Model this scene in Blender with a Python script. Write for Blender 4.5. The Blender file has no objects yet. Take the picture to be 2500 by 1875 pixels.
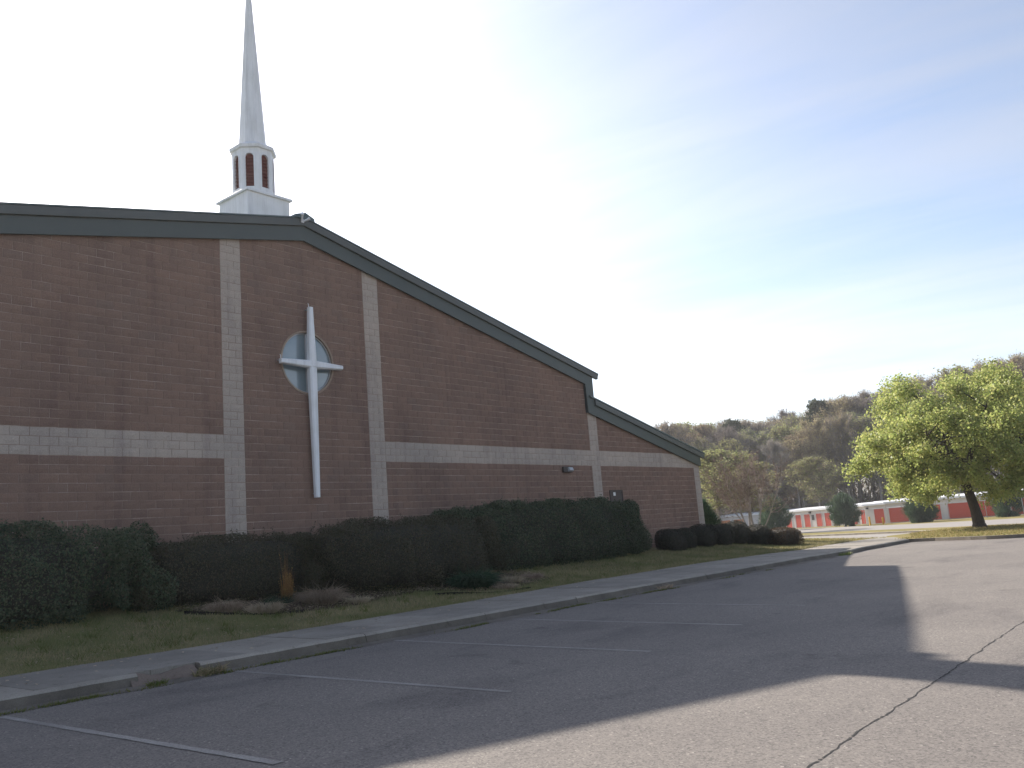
import bpy, bmesh, math, random
import numpy as np
from mathutils import Vector, Matrix

rad = math.radians
scene = bpy.context.scene
COL = scene.collection
RNG = np.random.default_rng(7)
random.seed(7)

# ------------------------------------------------------------------ camera
CAMX, EYE = -7.53, 1.58
YAW, PITCH, ROLL = rad(50.911), rad(9.731), rad(-4.438)
fwd = Vector((math.sin(YAW)*math.cos(PITCH), math.cos(YAW)*math.cos(PITCH), math.sin(PITCH)))
rgt = Vector((math.cos(YAW), -math.sin(YAW), 0))
upv = rgt.cross(fwd)
r2 = rgt*math.cos(ROLL) + upv*math.sin(ROLL)
u2 = -rgt*math.sin(ROLL) + upv*math.cos(ROLL)
cam_data = bpy.data.cameras.new('camera')
cam_data.sensor_width = 36
cam_data.lens = 36*2155.8/2500
cam_data.clip_end = 3000
cam = bpy.data.objects.new('camera', cam_data)
COL.objects.link(cam)
cam.matrix_world = Matrix(((r2.x, u2.x, -fwd.x, CAMX), (r2.y, u2.y, -fwd.y, 0), (r2.z, u2.z, -fwd.z, EYE), (0, 0, 0, 1)))
scene.camera = cam

# ------------------------------------------------------------------ sky, sun, exposure
SUN_AZ, SUN_EL = rad(16.0), rad(33.0)
world = bpy.data.worlds.new('World')
scene.world = world
world.use_nodes = True
nt = world.node_tree
N, L = nt.nodes, nt.links
bgn = N['Background']
sky = N.new('ShaderNodeTexSky')
sky.sky_type = 'NISHITA'
sky.sun_disc = False
sky.sun_elevation = SUN_EL
sky.sun_rotation = SUN_AZ
sky.air_density = 1.0
sky.dust_density = 1.5
sky.ozone_density = 1.8
# thin cirrus streaks: the cloud layer is a flat sheet high overhead, so project the view direction on it
tc = N.new('ShaderNodeTexCoord')
sep = N.new('ShaderNodeSeparateXYZ'); L.new(tc.outputs['Generated'], sep.inputs[0])
mx = N.new('ShaderNodeMath'); mx.operation = 'MAXIMUM'; L.new(sep.outputs[2], mx.inputs[0]); mx.inputs[1].default_value = 0.03
add = N.new('ShaderNodeMath'); add.operation = 'ADD'; L.new(mx.outputs[0], add.inputs[0]); add.inputs[1].default_value = 0.12
dx = N.new('ShaderNodeMath'); dx.operation = 'DIVIDE'; L.new(sep.outputs[0], dx.inputs[0]); L.new(add.outputs[0], dx.inputs[1])
dy = N.new('ShaderNodeMath'); dy.operation = 'DIVIDE'; L.new(sep.outputs[1], dy.inputs[0]); L.new(add.outputs[0], dy.inputs[1])
cmb = N.new('ShaderNodeCombineXYZ'); L.new(dx.outputs[0], cmb.inputs[0]); L.new(dy.outputs[0], cmb.inputs[1])
mp = N.new('ShaderNodeMapping'); mp.vector_type = 'TEXTURE'; L.new(cmb.outputs[0], mp.inputs[0])
mp.inputs['Rotation'].default_value = (0, 0, rad(-78)); mp.inputs['Scale'].default_value = (2.2, 0.42, 1)
nz = N.new('ShaderNodeTexNoise'); L.new(mp.outputs[0], nz.inputs['Vector'])
nz.inputs['Scale'].default_value = 0.95; nz.inputs['Detail'].default_value = 8; nz.inputs['Roughness'].default_value = 0.6; nz.inputs['Distortion'].default_value = 0.6
rp = N.new('ShaderNodeValToRGB'); L.new(nz.outputs['Fac'], rp.inputs[0])
rp.color_ramp.elements[0].position = 0.33; rp.color_ramp.elements[1].position = 0.72
rp.color_ramp.elements[0].color = (0.16, 0.16, 0.16, 1); rp.color_ramp.elements[1].color = (0.62, 0.62, 0.62, 1)
bw = N.new('ShaderNodeRGBToBW'); L.new(sky.outputs[0], bw.inputs[0])
cl = N.new('ShaderNodeMixRGB'); cl.blend_type = 'MULTIPLY'; cl.inputs[0].default_value = 1
L.new(bw.outputs[0], cl.inputs[1]); cl.inputs[2].default_value = (1.36, 1.39, 1.48, 1)
mixc = N.new('ShaderNodeMixRGB'); L.new(rp.outputs[0], mixc.inputs[0]); L.new(sky.outputs[0], mixc.inputs[1]); L.new(cl.outputs[0], mixc.inputs[2])
wb = N.new('ShaderNodeMixRGB'); wb.blend_type = 'MULTIPLY'; wb.inputs[0].default_value = 1; wb.inputs[2].default_value = (0.985, 0.98, 1.0, 1)
L.new(mixc.outputs[0], wb.inputs[1]); L.new(wb.outputs[0], bgn.inputs[0])
bgn.inputs[1].default_value = 0.084

sd = Vector((math.sin(SUN_AZ)*math.cos(SUN_EL), math.cos(SUN_AZ)*math.cos(SUN_EL), math.sin(SUN_EL)))
sl = bpy.data.lights.new('sun', 'SUN')
sl.energy = 3.8
sl.angle = rad(0.55)
sl.color = (1.0, 0.92, 0.82)
so = bpy.data.objects.new('sun', sl)
COL.objects.link(so)
so.rotation_euler = (-sd).to_track_quat('-Z', 'Y').to_euler()
so.location = (20, 60, 60)

vs = scene.view_settings
vs.view_transform = 'Standard'; vs.look = 'None'; vs.exposure = 1.3; vs.gamma = 1.0; vs.use_curve_mapping = False
scene.render.engine = 'CYCLES'
scene.cycles.use_denoising = True
scene.cycles.max_bounces = 8
scene.cycles.transparent_max_bounces = 8
scene.cycles.sample_clamp_indirect = 6

# ------------------------------------------------------------------ helpers
def tag(o, label=None, cat=None, group=None, kind=None):
    if label: o['label'] = label
    if cat: o['category'] = cat
    if group: o['group'] = group
    if kind: o['kind'] = kind
    return o

def link(o, parent=None):
    COL.objects.link(o)
    if parent is not None:
        o.parent = parent
        o.matrix_parent_inverse = Matrix.Translation(-Vector(parent_loc(parent)))
    return o

def parent_loc(p):
    v = Vector(p.location)
    while p.parent:
        p = p.parent
    return v if True else v

def empty(name, loc=(0, 0, 0), rz=0):
    o = bpy.data.objects.new(name, None)
    o.empty_display_size = 0.3
    COL.objects.link(o)
    o.location = loc
    o.rotation_euler = (0, 0, rz)
    return o

def child(name, mesh, parent, loc=(0, 0, 0)):
    """a part whose coordinates are local to the parent"""
    o = bpy.data.objects.new(name, mesh)
    COL.objects.link(o)
    o.parent = parent
    o.location = loc
    return o

def obj(name, mesh, loc=(0, 0, 0)):
    o = bpy.data.objects.new(name, mesh)
    COL.objects.link(o)
    o.location = loc
    return o

def np_mesh(name, verts, faces, mat=None, smooth=False):
    """verts (n,3), faces (m,k) with constant k"""
    verts = np.ascontiguousarray(verts, dtype=np.float32)
    faces = np.ascontiguousarray(faces, dtype=np.int32)
    me = bpy.data.meshes.new(name)
    m, k = faces.shape
    me.vertices.add(len(verts)); me.vertices.foreach_set('co', verts.ravel())
    me.loops.add(m*k); me.loops.foreach_set('vertex_index', faces.ravel())
    me.polygons.add(m)
    me.polygons.foreach_set('loop_start', np.arange(0, m*k, k, dtype=np.int32))
    me.polygons.foreach_set('loop_total', np.full(m, k, dtype=np.int32))
    if smooth: me.polygons.foreach_set('use_smooth', np.ones(m, dtype=bool))
    me.update(calc_edges=True)
    if mat: me.materials.append(mat)
    return me

class MB:
    """collects shapes into one mesh"""
    def __init__(self): self.v = []; self.f = []
    def add(self, vs, fs):
        n = len(self.v); self.v += [tuple(p) for p in vs]; self.f += [tuple(i+n for i in f) for f in fs]; return self
    def box(self, x0, x1, y0, y1, z0, z1):
        return self.add([(x0, y0, z0), (x1, y0, z0), (x1, y1, z0), (x0, y1, z0), (x0, y0, z1), (x1, y0, z1), (x1, y1, z1), (x0, y1, z1)],
                        [(0, 3, 2, 1), (4, 5, 6, 7), (0, 1, 5, 4), (1, 2, 6, 5), (2, 3, 7, 6), (3, 0, 4, 7)])
    def prism_y(self, poly, y0, y1):
        """polygon in (x,z), counter-clockwise seen from -Y, extruded along y"""
        n = len(poly)
        return self.add([(x, y0, z) for x, z in poly] + [(x, y1, z) for x, z in poly],
                        [tuple(range(n)), tuple(range(2*n-1, n-1, -1))] + [((i+1) % n, i, n+i, n+(i+1) % n) for i in range(n)])
    def prism_z(self, poly, z0, z1):
        n = len(poly)
        return self.add([(x, y, z0) for x, y in poly] + [(x, y, z1) for x, y in poly],
                        [tuple(range(n-1, -1, -1)), tuple(range(n, 2*n))] + [(i, (i+1) % n, n+(i+1) % n, n+i) for i in range(n)])
    def tube(self, p0, p1, r0, r1, n=8, cap=True):
        p0 = Vector(p0); p1 = Vector(p1); d = (p1-p0).normalized()
        a = d.orthogonal().normalized(); b = d.cross(a)
        vs = [p0 + (a*math.cos(t)+b*math.sin(t))*r0 for t in [2*math.pi*i/n for i in range(n)]] + [p1 + (a*math.cos(t)+b*math.sin(t))*r1 for t in [2*math.pi*i/n for i in range(n)]]
        fs = [(i, (i+1) % n, n+(i+1) % n, n+i) for i in range(n)]
        if cap: fs += [tuple(range(n-1, -1, -1)), tuple(range(n, 2*n))]
        return self.add(vs, fs)
    def mesh(self, name, mat=None, bevel=0, smooth=False):
        me = bpy.data.meshes.new(name)
        me.from_pydata(self.v, [], self.f)
        if bevel:
            bm = bmesh.new(); bm.from_mesh(me)
            bmesh.ops.bevel(bm, geom=bm.edges[:], offset=bevel, segments=1, affect='EDGES', clamp_overlap=True)
            bm.to_mesh(me); bm.free()
        bm = bmesh.new(); bm.from_mesh(me); bmesh.ops.recalc_face_normals(bm, faces=bm.faces[:]); bm.to_mesh(me); bm.free()
        if smooth:
            for p in me.polygons: p.use_smooth = True
        if mat: me.materials.append(mat)
        me.update()
        return me

def copy_tree(o, parent=None):
    c = o.copy(); COL.objects.link(c); c.parent = parent
    for ch in list(o.children): copy_tree(ch, c)
    return c

# ------------------------------------------------------------------ materials
def new_mat(name):
    m = bpy.data.materials.new(name); m.use_nodes = True
    nt = m.node_tree
    return m, nt.nodes, nt.links, nt.nodes['Principled BSDF']

def noise(N, L, vec, scale, detail=4, rough=0.55, dist=0):
    n = N.new('ShaderNodeTexNoise')
    if vec is not None: L.new(vec, n.inputs['Vector'])
    n.inputs['Scale'].default_value = scale; n.inputs['Detail'].default_value = detail
    n.inputs['Roughness'].default_value = rough; n.inputs['Distortion'].default_value = dist
    return n.outputs['Fac']

def ramp(N, L, fac, stops):
    r = N.new('ShaderNodeValToRGB'); L.new(fac, r.inputs[0])
    e = r.color_ramp.elements
    while len(e) < len(stops): e.new(0.5)
    for k, (p, c) in enumerate(stops):
        e[k].position = p; e[k].color = (*c, 1) if len(c) == 3 else c
    return r.outputs[0]

def mix(N, L, fac, a, b, mode='MIX'):
    m = N.new('ShaderNodeMixRGB'); m.blend_type = mode
    for i, x in ((0, fac), (1, a), (2, b)):
        if hasattr(x, 'links'): L.new(x, m.inputs[i])
        elif i == 0: m.inputs[0].default_value = x
        else: m.inputs[i].default_value = (*x, 1)
    return m.outputs[0]

def math_n(N, L, op, a, b=None):
    m = N.new('ShaderNodeMath'); m.operation = op
    for i, x in ((0, a), (1, b)):
        if x is None: continue
        if hasattr(x, 'links'): L.new(x, m.inputs[i])
        else: m.inputs[i].default_value = x
    return m.outputs[0]

def bump(N, L, bsdf, h, strength=0.4, dist=0.01):
    b = N.new('ShaderNodeBump'); b.inputs['Strength'].default_value = strength; b.inputs['Distance'].default_value = dist
    L.new(h, b.inputs['Height']); L.new(b.outputs[0], bsdf.inputs['Normal'])

def coords(N, kind='Object'):
    return N.new('ShaderNodeTexCoord').outputs[kind]

def world_pos(N):
    return N.new('ShaderNodeNewGeometry').outputs['Position']

def mapping(N, L, vec, scale=(1, 1, 1), rot=(0, 0, 0)):
    m = N.new('ShaderNodeMapping'); L.new(vec, m.inputs[0]); m.inputs['Scale'].default_value = scale; m.inputs['Rotation'].default_value = rot
    return m.outputs[0]

def simple(name, col, rough=0.6, var=0.12, scale=6, metal=0, spec=0.5, bumpk=0):
    m, N, L, b = new_mat(name)
    p = world_pos(N)
    f = noise(N, L, p, scale, 5, 0.6)
    c = ramp(N, L, f, [(0.25, tuple(x*(1-var) for x in col)), (0.75, tuple(x*(1+var) for x in col))])
    L.new(c, b.inputs['Base Color'])
    b.inputs['Roughness'].default_value = rough; b.inputs['Metallic'].default_value = metal; b.inputs['Specular IOR Level'].default_value = spec
    if bumpk: bump(N, L, b, noise(N, L, p, scale*8, 4), bumpk, 0.01)
    return m

def block_mat(name, cols):
    """split-face concrete block: a tone for each block, rough grain, faint grime running down from the eaves"""
    m, N, L, b = new_mat(name)
    g = N.new('ShaderNodeNewGeometry'); oi = N.new('ShaderNodeObjectInfo')
    rnd = math_n(N, L, 'FRACT', math_n(N, L, 'ADD', g.outputs['Random Per Island'], oi.outputs['Random']))
    p = g.outputs['Position']
    base = ramp(N, L, rnd, [(0.0, cols[0]), (0.35, cols[1]), (0.7, cols[2]), (1.0, cols[3])])
    big = noise(N, L, p, 0.35, 4, 0.6)
    base = mix(N, L, 1.0, base, ramp(N, L, big, [(0.3, (0.86, 0.87, 0.88)), (0.7, (1.1, 1.08, 1.05))]), 'MULTIPLY')
    gr = noise(N, L, p, 55, 5, 0.7)
    base = mix(N, L, 1.0, base, ramp(N, L, gr, [(0.3, (0.72, 0.72, 0.73)), (0.72, (1.22, 1.2, 1.18))]), 'MULTIPLY')
    streak = noise(N, L, mapping(N, L, p, (2.3, 1, 0.22)), 1.0, 5, 0.6)
    base = mix(N, L, 1.0, base, ramp(N, L, streak, [(0.30, (0.82, 0.81, 0.83)), (0.5, (1, 1, 1))]), 'MULTIPLY')
    L.new(base, b.inputs['Base Color'])
    b.inputs['Roughness'].default_value = 0.92; b.inputs['Specular IOR Level'].default_value = 0.2
    bump(N, L, b, noise(N, L, p, 38, 5, 0.7), 0.8, 0.012)
    return m

def leaf_mat(name, cols, trans=0.35, rough=0.55, tcol=None):
    m, N, L, b = new_mat(name)
    g = N.new('ShaderNodeNewGeometry'); oi = N.new('ShaderNodeObjectInfo')
    rnd = g.outputs['Random Per Island']
    base = ramp(N, L, rnd, [(i/(len(cols)-1), c) for i, c in enumerate(cols)])
    big = noise(N, L, g.outputs['Position'], 0.7, 3)
    base = mix(N, L, 1.0, base, ramp(N, L, big, [(0.3, (0.8, 0.82, 0.8)), (0.7, (1.18, 1.15, 1.12))]), 'MULTIPLY')
    hv = N.new('ShaderNodeHueSaturation'); L.new(base, hv.inputs['Color'])
    L.new(math_n(N, L, 'ADD', math_n(N, L, 'MULTIPLY', oi.outputs['Random'], 0.03), 0.485), hv.inputs['Hue'])
    L.new(math_n(N, L, 'ADD', math_n(N, L, 'MULTIPLY', oi.outputs['Random'], 0.35), 0.82), hv.inputs['Value'])
    base = hv.outputs[0]
    L.new(base, b.inputs['Base Color']); b.inputs['Roughness'].default_value = rough; b.inputs['Specular IOR Level'].default_value = 0.3
    t = N.new('ShaderNodeBsdfTranslucent')
    if tcol: L.new(mix(N, L, 1.0, base, tcol, 'MULTIPLY'), t.inputs['Color'])
    else: L.new(base, t.inputs['Color'])
    ms = N.new('ShaderNodeMixShader'); ms.inputs[0].default_value = trans
    L.new(b.outputs[0], ms.inputs[1]); L.new(t.outputs[0], ms.inputs[2])
    L.new(ms.outputs[0], N['Material Output'].inputs[0])
    return m

def patchy(mat, col, lo, hi, scale):
    """let a second colour take over in broad patches"""
    N, L = mat.node_tree.nodes, mat.node_tree.links
    b = N['Principled BSDF']; src = b.inputs['Base Color'].links[0].from_socket
    f = ramp(N, L, noise(N, L, world_pos(N), scale, 4, 0.6), [(lo, (0, 0, 0)), (hi, (1, 1, 1))])
    L.new(mix(N, L, f, src, col), b.inputs['Base Color'])

def bark_mat(name, col, var=0.35):
    m, N, L, b = new_mat(name)
    p = world_pos(N)
    f = noise(N, L, mapping(N, L, p, (9, 9, 1.6)), 2.2, 5, 0.65)
    c = ramp(N, L, f, [(0.3, tuple(x*(1-var) for x in col)), (0.7, tuple(x*(1+var) for x in col))])
    L.new(c, b.inputs['Base Color']); b.inputs['Roughness'].default_value = 0.9; b.inputs['Specular IOR Level'].default_value = 0.15
    bump(N, L, b, f, 0.8, 0.03)
    return m

def asphalt_mat():
    m, N, L, b = new_mat('asphalt')
    p = world_pos(N)
    grit = noise(N, L, p, 95, 3, 0.75)
    vor = N.new('ShaderNodeTexVoronoi'); L.new(p, vor.inputs['Vector']); vor.inputs['Scale'].default_value = 62
    stone = ramp(N, L, vor.outputs['Color'], [(0.08, (0.115, 0.106, 0.1)), (0.5, (0.2, 0.181, 0.166)), (0.88, (0.24, 0.216, 0.196)), (1.0, (0.44, 0.4, 0.365))])
    col = mix(N, L, 1.0, stone, ramp(N, L, grit, [(0.25, (0.68, 0.68, 0.68)), (0.75, (1.25, 1.24, 1.22))]), 'MULTIPLY')
    big = noise(N, L, p, 0.22, 5, 0.6)
    col = mix(N, L, 1.0, col, ramp(N, L, big, [(0.3, (0.86, 0.86, 0.87)), (0.7, (1.08, 1.08, 1.07))]), 'MULTIPLY')
    # worn wheel tracks and old drips, stretched along the rows of stalls
    st = noise(N, L, mapping(N, L, p, (0.35, 0.9, 1)), 0.9, 6, 0.62, 0.4)
    col = mix(N, L, 1.0, col, ramp(N, L, st, [(0.30, (0.74, 0.74, 0.76)), (0.46, (1, 1, 1)), (0.75, (1.05, 1.05, 1.04))]), 'MULTIPLY')
    dr = noise(N, L, p, 0.85, 5, 0.62)
    col = mix(N, L, 1.0, col, ramp(N, L, dr, [(0.29, (0.7, 0.69, 0.7)), (0.37, (1, 1, 1)), (0.66, (1, 1, 1)), (0.74, (1.09, 1.08, 1.07))]), 'MULTIPLY')
    L.new(col, b.inputs['Base Color']); b.inputs['Roughness'].default_value = 0.9; b.inputs['Specular IOR Level'].default_value = 0.25
    bump(N, L, b, grit, 0.65, 0.006)
    return m

def concrete_mat(name, c0, c1, c2):
    m, N, L, b = new_mat(name)
    g = N.new('ShaderNodeNewGeometry'); oi = N.new('ShaderNodeObjectInfo'); p = g.outputs['Position']
    f = noise(N, L, p, 1.1, 6, 0.65)
    col = ramp(N, L, f, [(0.25, c0), (0.55, c1), (0.8, c2)])
    col = mix(N, L, 1.0, col, ramp(N, L, oi.outputs['Random'], [(0, (0.88, 0.88, 0.88)), (1, (1.1, 1.09, 1.07))]), 'MULTIPLY')
    gr = noise(N, L, p, 60, 4, 0.7)
    col = mix(N, L, 1.0, col, ramp(N, L, gr, [(0.3, (0.8, 0.8, 0.8)), (0.7, (1.15, 1.15, 1.15))]), 'MULTIPLY')
    sp = noise(N, L, p, 5.5, 5, 0.7)
    col = mix(N, L, 1.0, col, ramp(N, L, sp, [(0.3, (0.66, 0.65, 0.62)), (0.42, (1, 1, 1))]), 'MULTIPLY')
    L.new(col, b.inputs['Base Color']); b.inputs['Roughness'].default_value = 0.9; b.inputs['Specular IOR Level'].default_value = 0.2
    bump(N, L, b, gr, 0.5, 0.006)
    return m

def turf_mat(name, stops, scale=1.0):
    m, N, L, b = new_mat(name)
    p = world_pos(N)
    f = noise(N, L, p, 0.55*scale, 6, 0.65)
    col = ramp(N, L, f, stops)
    fine = noise(N, L, p, 26*scale, 4, 0.7)
    col = mix(N, L, 1.0, col, ramp(N, L, fine, [(0.3, (0.6, 0.6, 0.58)), (0.7, (1.3, 1.3, 1.25))]), 'MULTIPLY')
    L.new(col, b.inputs['Base Color']); b.inputs['Roughness'].default_value = 0.95; b.inputs['Specular IOR Level'].default_value = 0.1
    bump(N, L, b, fine, 0.7, 0.02)
    return m

M = {}
M['red_block'] = block_mat('red_split_block', [(0.24, 0.16, 0.128), (0.26, 0.174, 0.138), (0.28, 0.186, 0.146), (0.25, 0.174, 0.142)])
M['pale_block'] = block_mat('pale_split_block', [(0.46, 0.395, 0.345), (0.48, 0.412, 0.36), (0.5, 0.43, 0.375), (0.47, 0.405, 0.355)])
def mortar_mat():
    # joints smeared and stained: pale where the mortar is clean, close to the block tone elsewhere
    m, N, L, b = new_mat('mortar'); p = world_pos(N)
    a = noise(N, L, mapping(N, L, p, (1.0, 1, 2.2)), 1.4, 6, 0.72)
    L.new(ramp(N, L, a, [(0.36, (0.25, 0.175, 0.14)), (0.5, (0.36, 0.28, 0.235)), (0.64, (0.62, 0.51, 0.44))]), b.inputs['Base Color'])
    b.inputs['Roughness'].default_value = 0.95; b.inputs['Specular IOR Level'].default_value = 0.2
    return m
M['mortar'] = mortar_mat()
def weathered_white(name, col):
    m, N, L, b = new_mat(name); p = world_pos(N)
    st = noise(N, L, mapping(N, L, p, (7, 7, 0.7)), 1.0, 5, 0.65)
    sp = noise(N, L, p, 2.2, 5, 0.6)
    c = mix(N, L, 1.0, ramp(N, L, st, [(0.32, tuple(x*.84 for x in col)), (0.55, col)]), ramp(N, L, sp, [(0.3, (.92, .92, .9)), (0.6, (1, 1, 1))]), 'MULTIPLY')
    L.new(c, b.inputs['Base Color']); b.inputs['Roughness'].default_value = 0.5
    bump(N, L, b, sp, 0.08, 0.01)
    return m
M['fascia'] = simple('painted_metal_fascia', (0.07, 0.082, 0.074), 0.45, 0.08, 1.2)
M['trim'] = simple('painted_metal_trim', (0.09, 0.096, 0.088), 0.45, 0.1, 1.2)
M['soffit'] = simple('soffit_metal', (0.05, 0.06, 0.06), 0.6)
M['roof'] = simple('metal_roof', (0.09, 0.12, 0.12), 0.4, 0.1, 2)
M['white'] = weathered_white('white_fibreglass', (0.86, 0.86, 0.87))
M['cross'] = weathered_white('white_enamel', (0.86, 0.87, 0.9))
M['louvre'] = simple('louvre_brown', (0.16, 0.045, 0.03), 0.5, 0.25, 3)
M['stone_ring'] = simple('ring_stone', (0.33, 0.25, 0.19), 0.85, 0.2, 12)
M['dark_metal'] = simple('dark_metal', (0.035, 0.03, 0.032), 0.5)
M['door_brown'] = simple('door_paint', (0.05, 0.035, 0.035), 0.45)
M['paper'] = simple('paper', (0.8, 0.8, 0.78), 0.8, 0.03)
M['bronze'] = simple('lamp_housing', (0.05, 0.04, 0.038), 0.5)
M['asphalt'] = asphalt_mat()
M['far_asphalt'] = simple('pale_asphalt', (0.25, 0.228, 0.205), 0.92, 0.12, 0.4)
M['crack'] = simple('crack_dark', (0.02, 0.019, 0.018), 0.95)
M['concrete'] = concrete_mat('sidewalk_concrete', (0.22, 0.2, 0.175), (0.3, 0.275, 0.24), (0.36, 0.33, 0.29))
M['curb'] = concrete_mat('curb_concrete', (0.1, 0.088, 0.074), (0.165, 0.145, 0.122), (0.23, 0.205, 0.175))  # dirt-stained concrete, with the curb face's shadow side also darkened into the colour
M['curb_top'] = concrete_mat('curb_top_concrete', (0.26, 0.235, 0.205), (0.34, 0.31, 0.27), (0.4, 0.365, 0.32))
M['broken'] = concrete_mat('broken_concrete', (0.13, 0.105, 0.085), (0.19, 0.15, 0.125), (0.25, 0.205, 0.175))
M['lawn'] = turf_mat('lawn_turf', [(0.25, (0.15, 0.145, 0.08)), (0.42, (0.21, 0.19, 0.105)), (0.6, (0.29, 0.24, 0.145)), (0.8, (0.34, 0.265, 0.175))])
M['far_grass'] = turf_mat('dormant_turf', [(0.25, (0.15, 0.14, 0.05)), (0.5, (0.22, 0.185, 0.075)), (0.75, (0.3, 0.235, 0.11))], 0.5)
M['bed'] = turf_mat('bed_litter', [(0.3, (0.05, 0.035, 0.026)), (0.55, (0.09, 0.065, 0.05)), (0.8, (0.15, 0.11, 0.085))], 3)
M['grass_blade'] = leaf_mat('grass_blades', [(0.17, 0.19, 0.085), (0.22, 0.22, 0.1), (0.34, 0.285, 0.16), (0.44, 0.35, 0.22), (0.27, 0.245, 0.13), (0.4, 0.29, 0.19)], 0.3, 0.7)
patchy(M['grass_blade'], (0.2, 0.215, 0.085), 0.42, 0.64, 0.75)
patchy(M['lawn'], (0.165, 0.175, 0.07), 0.42, 0.64, 0.75)
M['weed'] = leaf_mat('weeds', [(0.09, 0.14, 0.03), (0.14, 0.18, 0.045), (0.2, 0.17, 0.06)], 0.35)
M['straw'] = leaf_mat('dry_grass', [(0.4, 0.32, 0.23), (0.5, 0.41, 0.3), (0.56, 0.45, 0.33), (0.32, 0.26, 0.2)], 0.25, 0.8)
M['tall_straw'] = leaf_mat('tall_dry_grass', [(0.34, 0.2, 0.08), (0.42, 0.25, 0.1), (0.5, 0.31, 0.14)], 0.3, 0.8)
M['hedge_green'] = leaf_mat('glossy_hedge_leaves', [(0.06, 0.09, 0.06), (0.085, 0.12, 0.072), (0.12, 0.155, 0.088), (0.16, 0.15, 0.1)], 0.15, 0.7)
M['hedge_olive'] = leaf_mat('olive_hedge_leaves', [(0.062, 0.066, 0.044), (0.08, 0.082, 0.05), (0.105, 0.097, 0.058), (0.11, 0.088, 0.06)], 0.15, 0.6)
M['hedge_core'] = simple('hedge_twigs', (0.05, 0.045, 0.034), 0.95, 0.3, 8)
M['shrub_dark'] = leaf_mat('dark_shrub_leaves', [(0.042, 0.044, 0.034), (0.055, 0.057, 0.04), (0.085, 0.068, 0.048)], 0.15, 0.6)
M['shrub_red'] = leaf_mat('reddish_shrub_leaves', [(0.05, 0.03, 0.02), (0.07, 0.035, 0.025), (0.09, 0.06, 0.035), (0.13, 0.11, 0.06)], 0.2, 0.6)
M['fern'] = leaf_mat('blue_green_leaves', [(0.04, 0.075, 0.045), (0.055, 0.1, 0.058), (0.08, 0.12, 0.07)], 0.25)
M['bark'] = bark_mat('bark', (0.075, 0.062, 0.052))
M['bark_pale'] = bark_mat('pale_bark', (0.34, 0.3, 0.27))
M['bark_grey'] = bark_mat('grey_bark', (0.22, 0.195, 0.175))
M['maple_leaf'] = leaf_mat('spring_maple_leaves', [(0.21, 0.26, 0.08), (0.3, 0.345, 0.105), (0.38, 0.415, 0.135), (0.45, 0.42, 0.17), (0.33, 0.365, 0.12)], 0.55, 0.5)
M['juniper'] = leaf_mat('juniper_sprays', [(0.045, 0.08, 0.05), (0.065, 0.11, 0.06), (0.1, 0.14, 0.07)], 0.25, 0.7)
M['twig_brown'] = leaf_mat('brown_twigs', [(0.19, 0.15, 0.125), (0.24, 0.19, 0.16), (0.29, 0.23, 0.19)], 0.2, 0.9)
M['twig_grey'] = leaf_mat('grey_twigs', [(0.22, 0.195, 0.18), (0.27, 0.24, 0.22), (0.32, 0.285, 0.26)], 0.2, 0.9)
M['bud_rust'] = leaf_mat('rust_buds', [(0.3, 0.21, 0.135), (0.34, 0.245, 0.155), (0.38, 0.285, 0.18)], 0.3, 0.8)
M['bud_tan'] = leaf_mat('tan_buds', [(0.34, 0.28, 0.16), (0.39, 0.33, 0.19), (0.36, 0.28, 0.17)], 0.3, 0.8)
M['bud_green'] = leaf_mat('new_green_leaves', [(0.27, 0.3, 0.12), (0.33, 0.35, 0.15), (0.38, 0.37, 0.17)], 0.35, 0.7)
M['pine'] = leaf_mat('pine_needles', [(0.06, 0.075, 0.045), (0.085, 0.1, 0.06)], 0.15, 0.7)
M['storage_wall'] = simple('storage_wall_metal', (0.62, 0.58, 0.56), 0.55, 0.05, 0.6)
M['storage_roof'] = simple('storage_roof_metal', (0.8, 0.8, 0.82), 0.4, 0.04, 0.6)
M['storage_door'] = simple('roll_up_door_paint', (0.55, 0.07, 0.038), 0.45, 0.06, 0.5)
M['storage_sun_washed'] = simple('sun_washed_door_paint', (0.62, 0.22, 0.08), 0.45, 0.06, 0.5)  # storage doors washed orange by sun and haze, painted into the colour
M['yellow'] = simple('bollard_paint', (0.75, 0.38, 0.03), 0.5, 0.06)
M['galv'] = simple('galvanised_steel', (0.45, 0.45, 0.46), 0.45, 0.06, 3, metal=0.4)
M['edging'] = simple('plastic_edging', (0.02, 0.018, 0.018), 0.9, spec=0.1)

def paint_mat():
    m, N, L, b = new_mat('worn_line_paint')
    p = world_pos(N)
    f = noise(N, L, p, 42, 4, 0.75)
    big = noise(N, L, p, 0.8, 3, 0.6)
    s = math_n(N, L, 'ADD', math_n(N, L, 'MULTIPLY', f, 0.6), math_n(N, L, 'MULTIPLY', big, 0.4))
    c = ramp(N, L, s, [(0.43, (0.19, 0.176, 0.163)), (0.55, (0.27, 0.255, 0.238)), (0.68, (0.44, 0.42, 0.39))])
    L.new(c, b.inputs['Base Color']); b.inputs['Roughness'].default_value = 0.85
    bump(N, L, b, noise(N, L, p, 95, 3, 0.75), 0.5, 0.006)
    return m
M['line'] = paint_mat()

def glass_mat():
    m, N, L, b = new_mat('window_glass')
    p = world_pos(N)
    c = ramp(N, L, noise(N, L, p, 1.3, 3), [(0.3, (0.16, 0.22, 0.25)), (0.7, (0.24, 0.29, 0.31))])
    L.new(c, b.inputs['Base Color']); b.inputs['Roughness'].default_value = 0.06; b.inputs['Specular IOR Level'].default_value = 1.0
    b.inputs['Coat Weight'].default_value = 1.0; b.inputs['Coat Roughness'].default_value = 0.03
    return m
M['glass'] = glass_mat()

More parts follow.
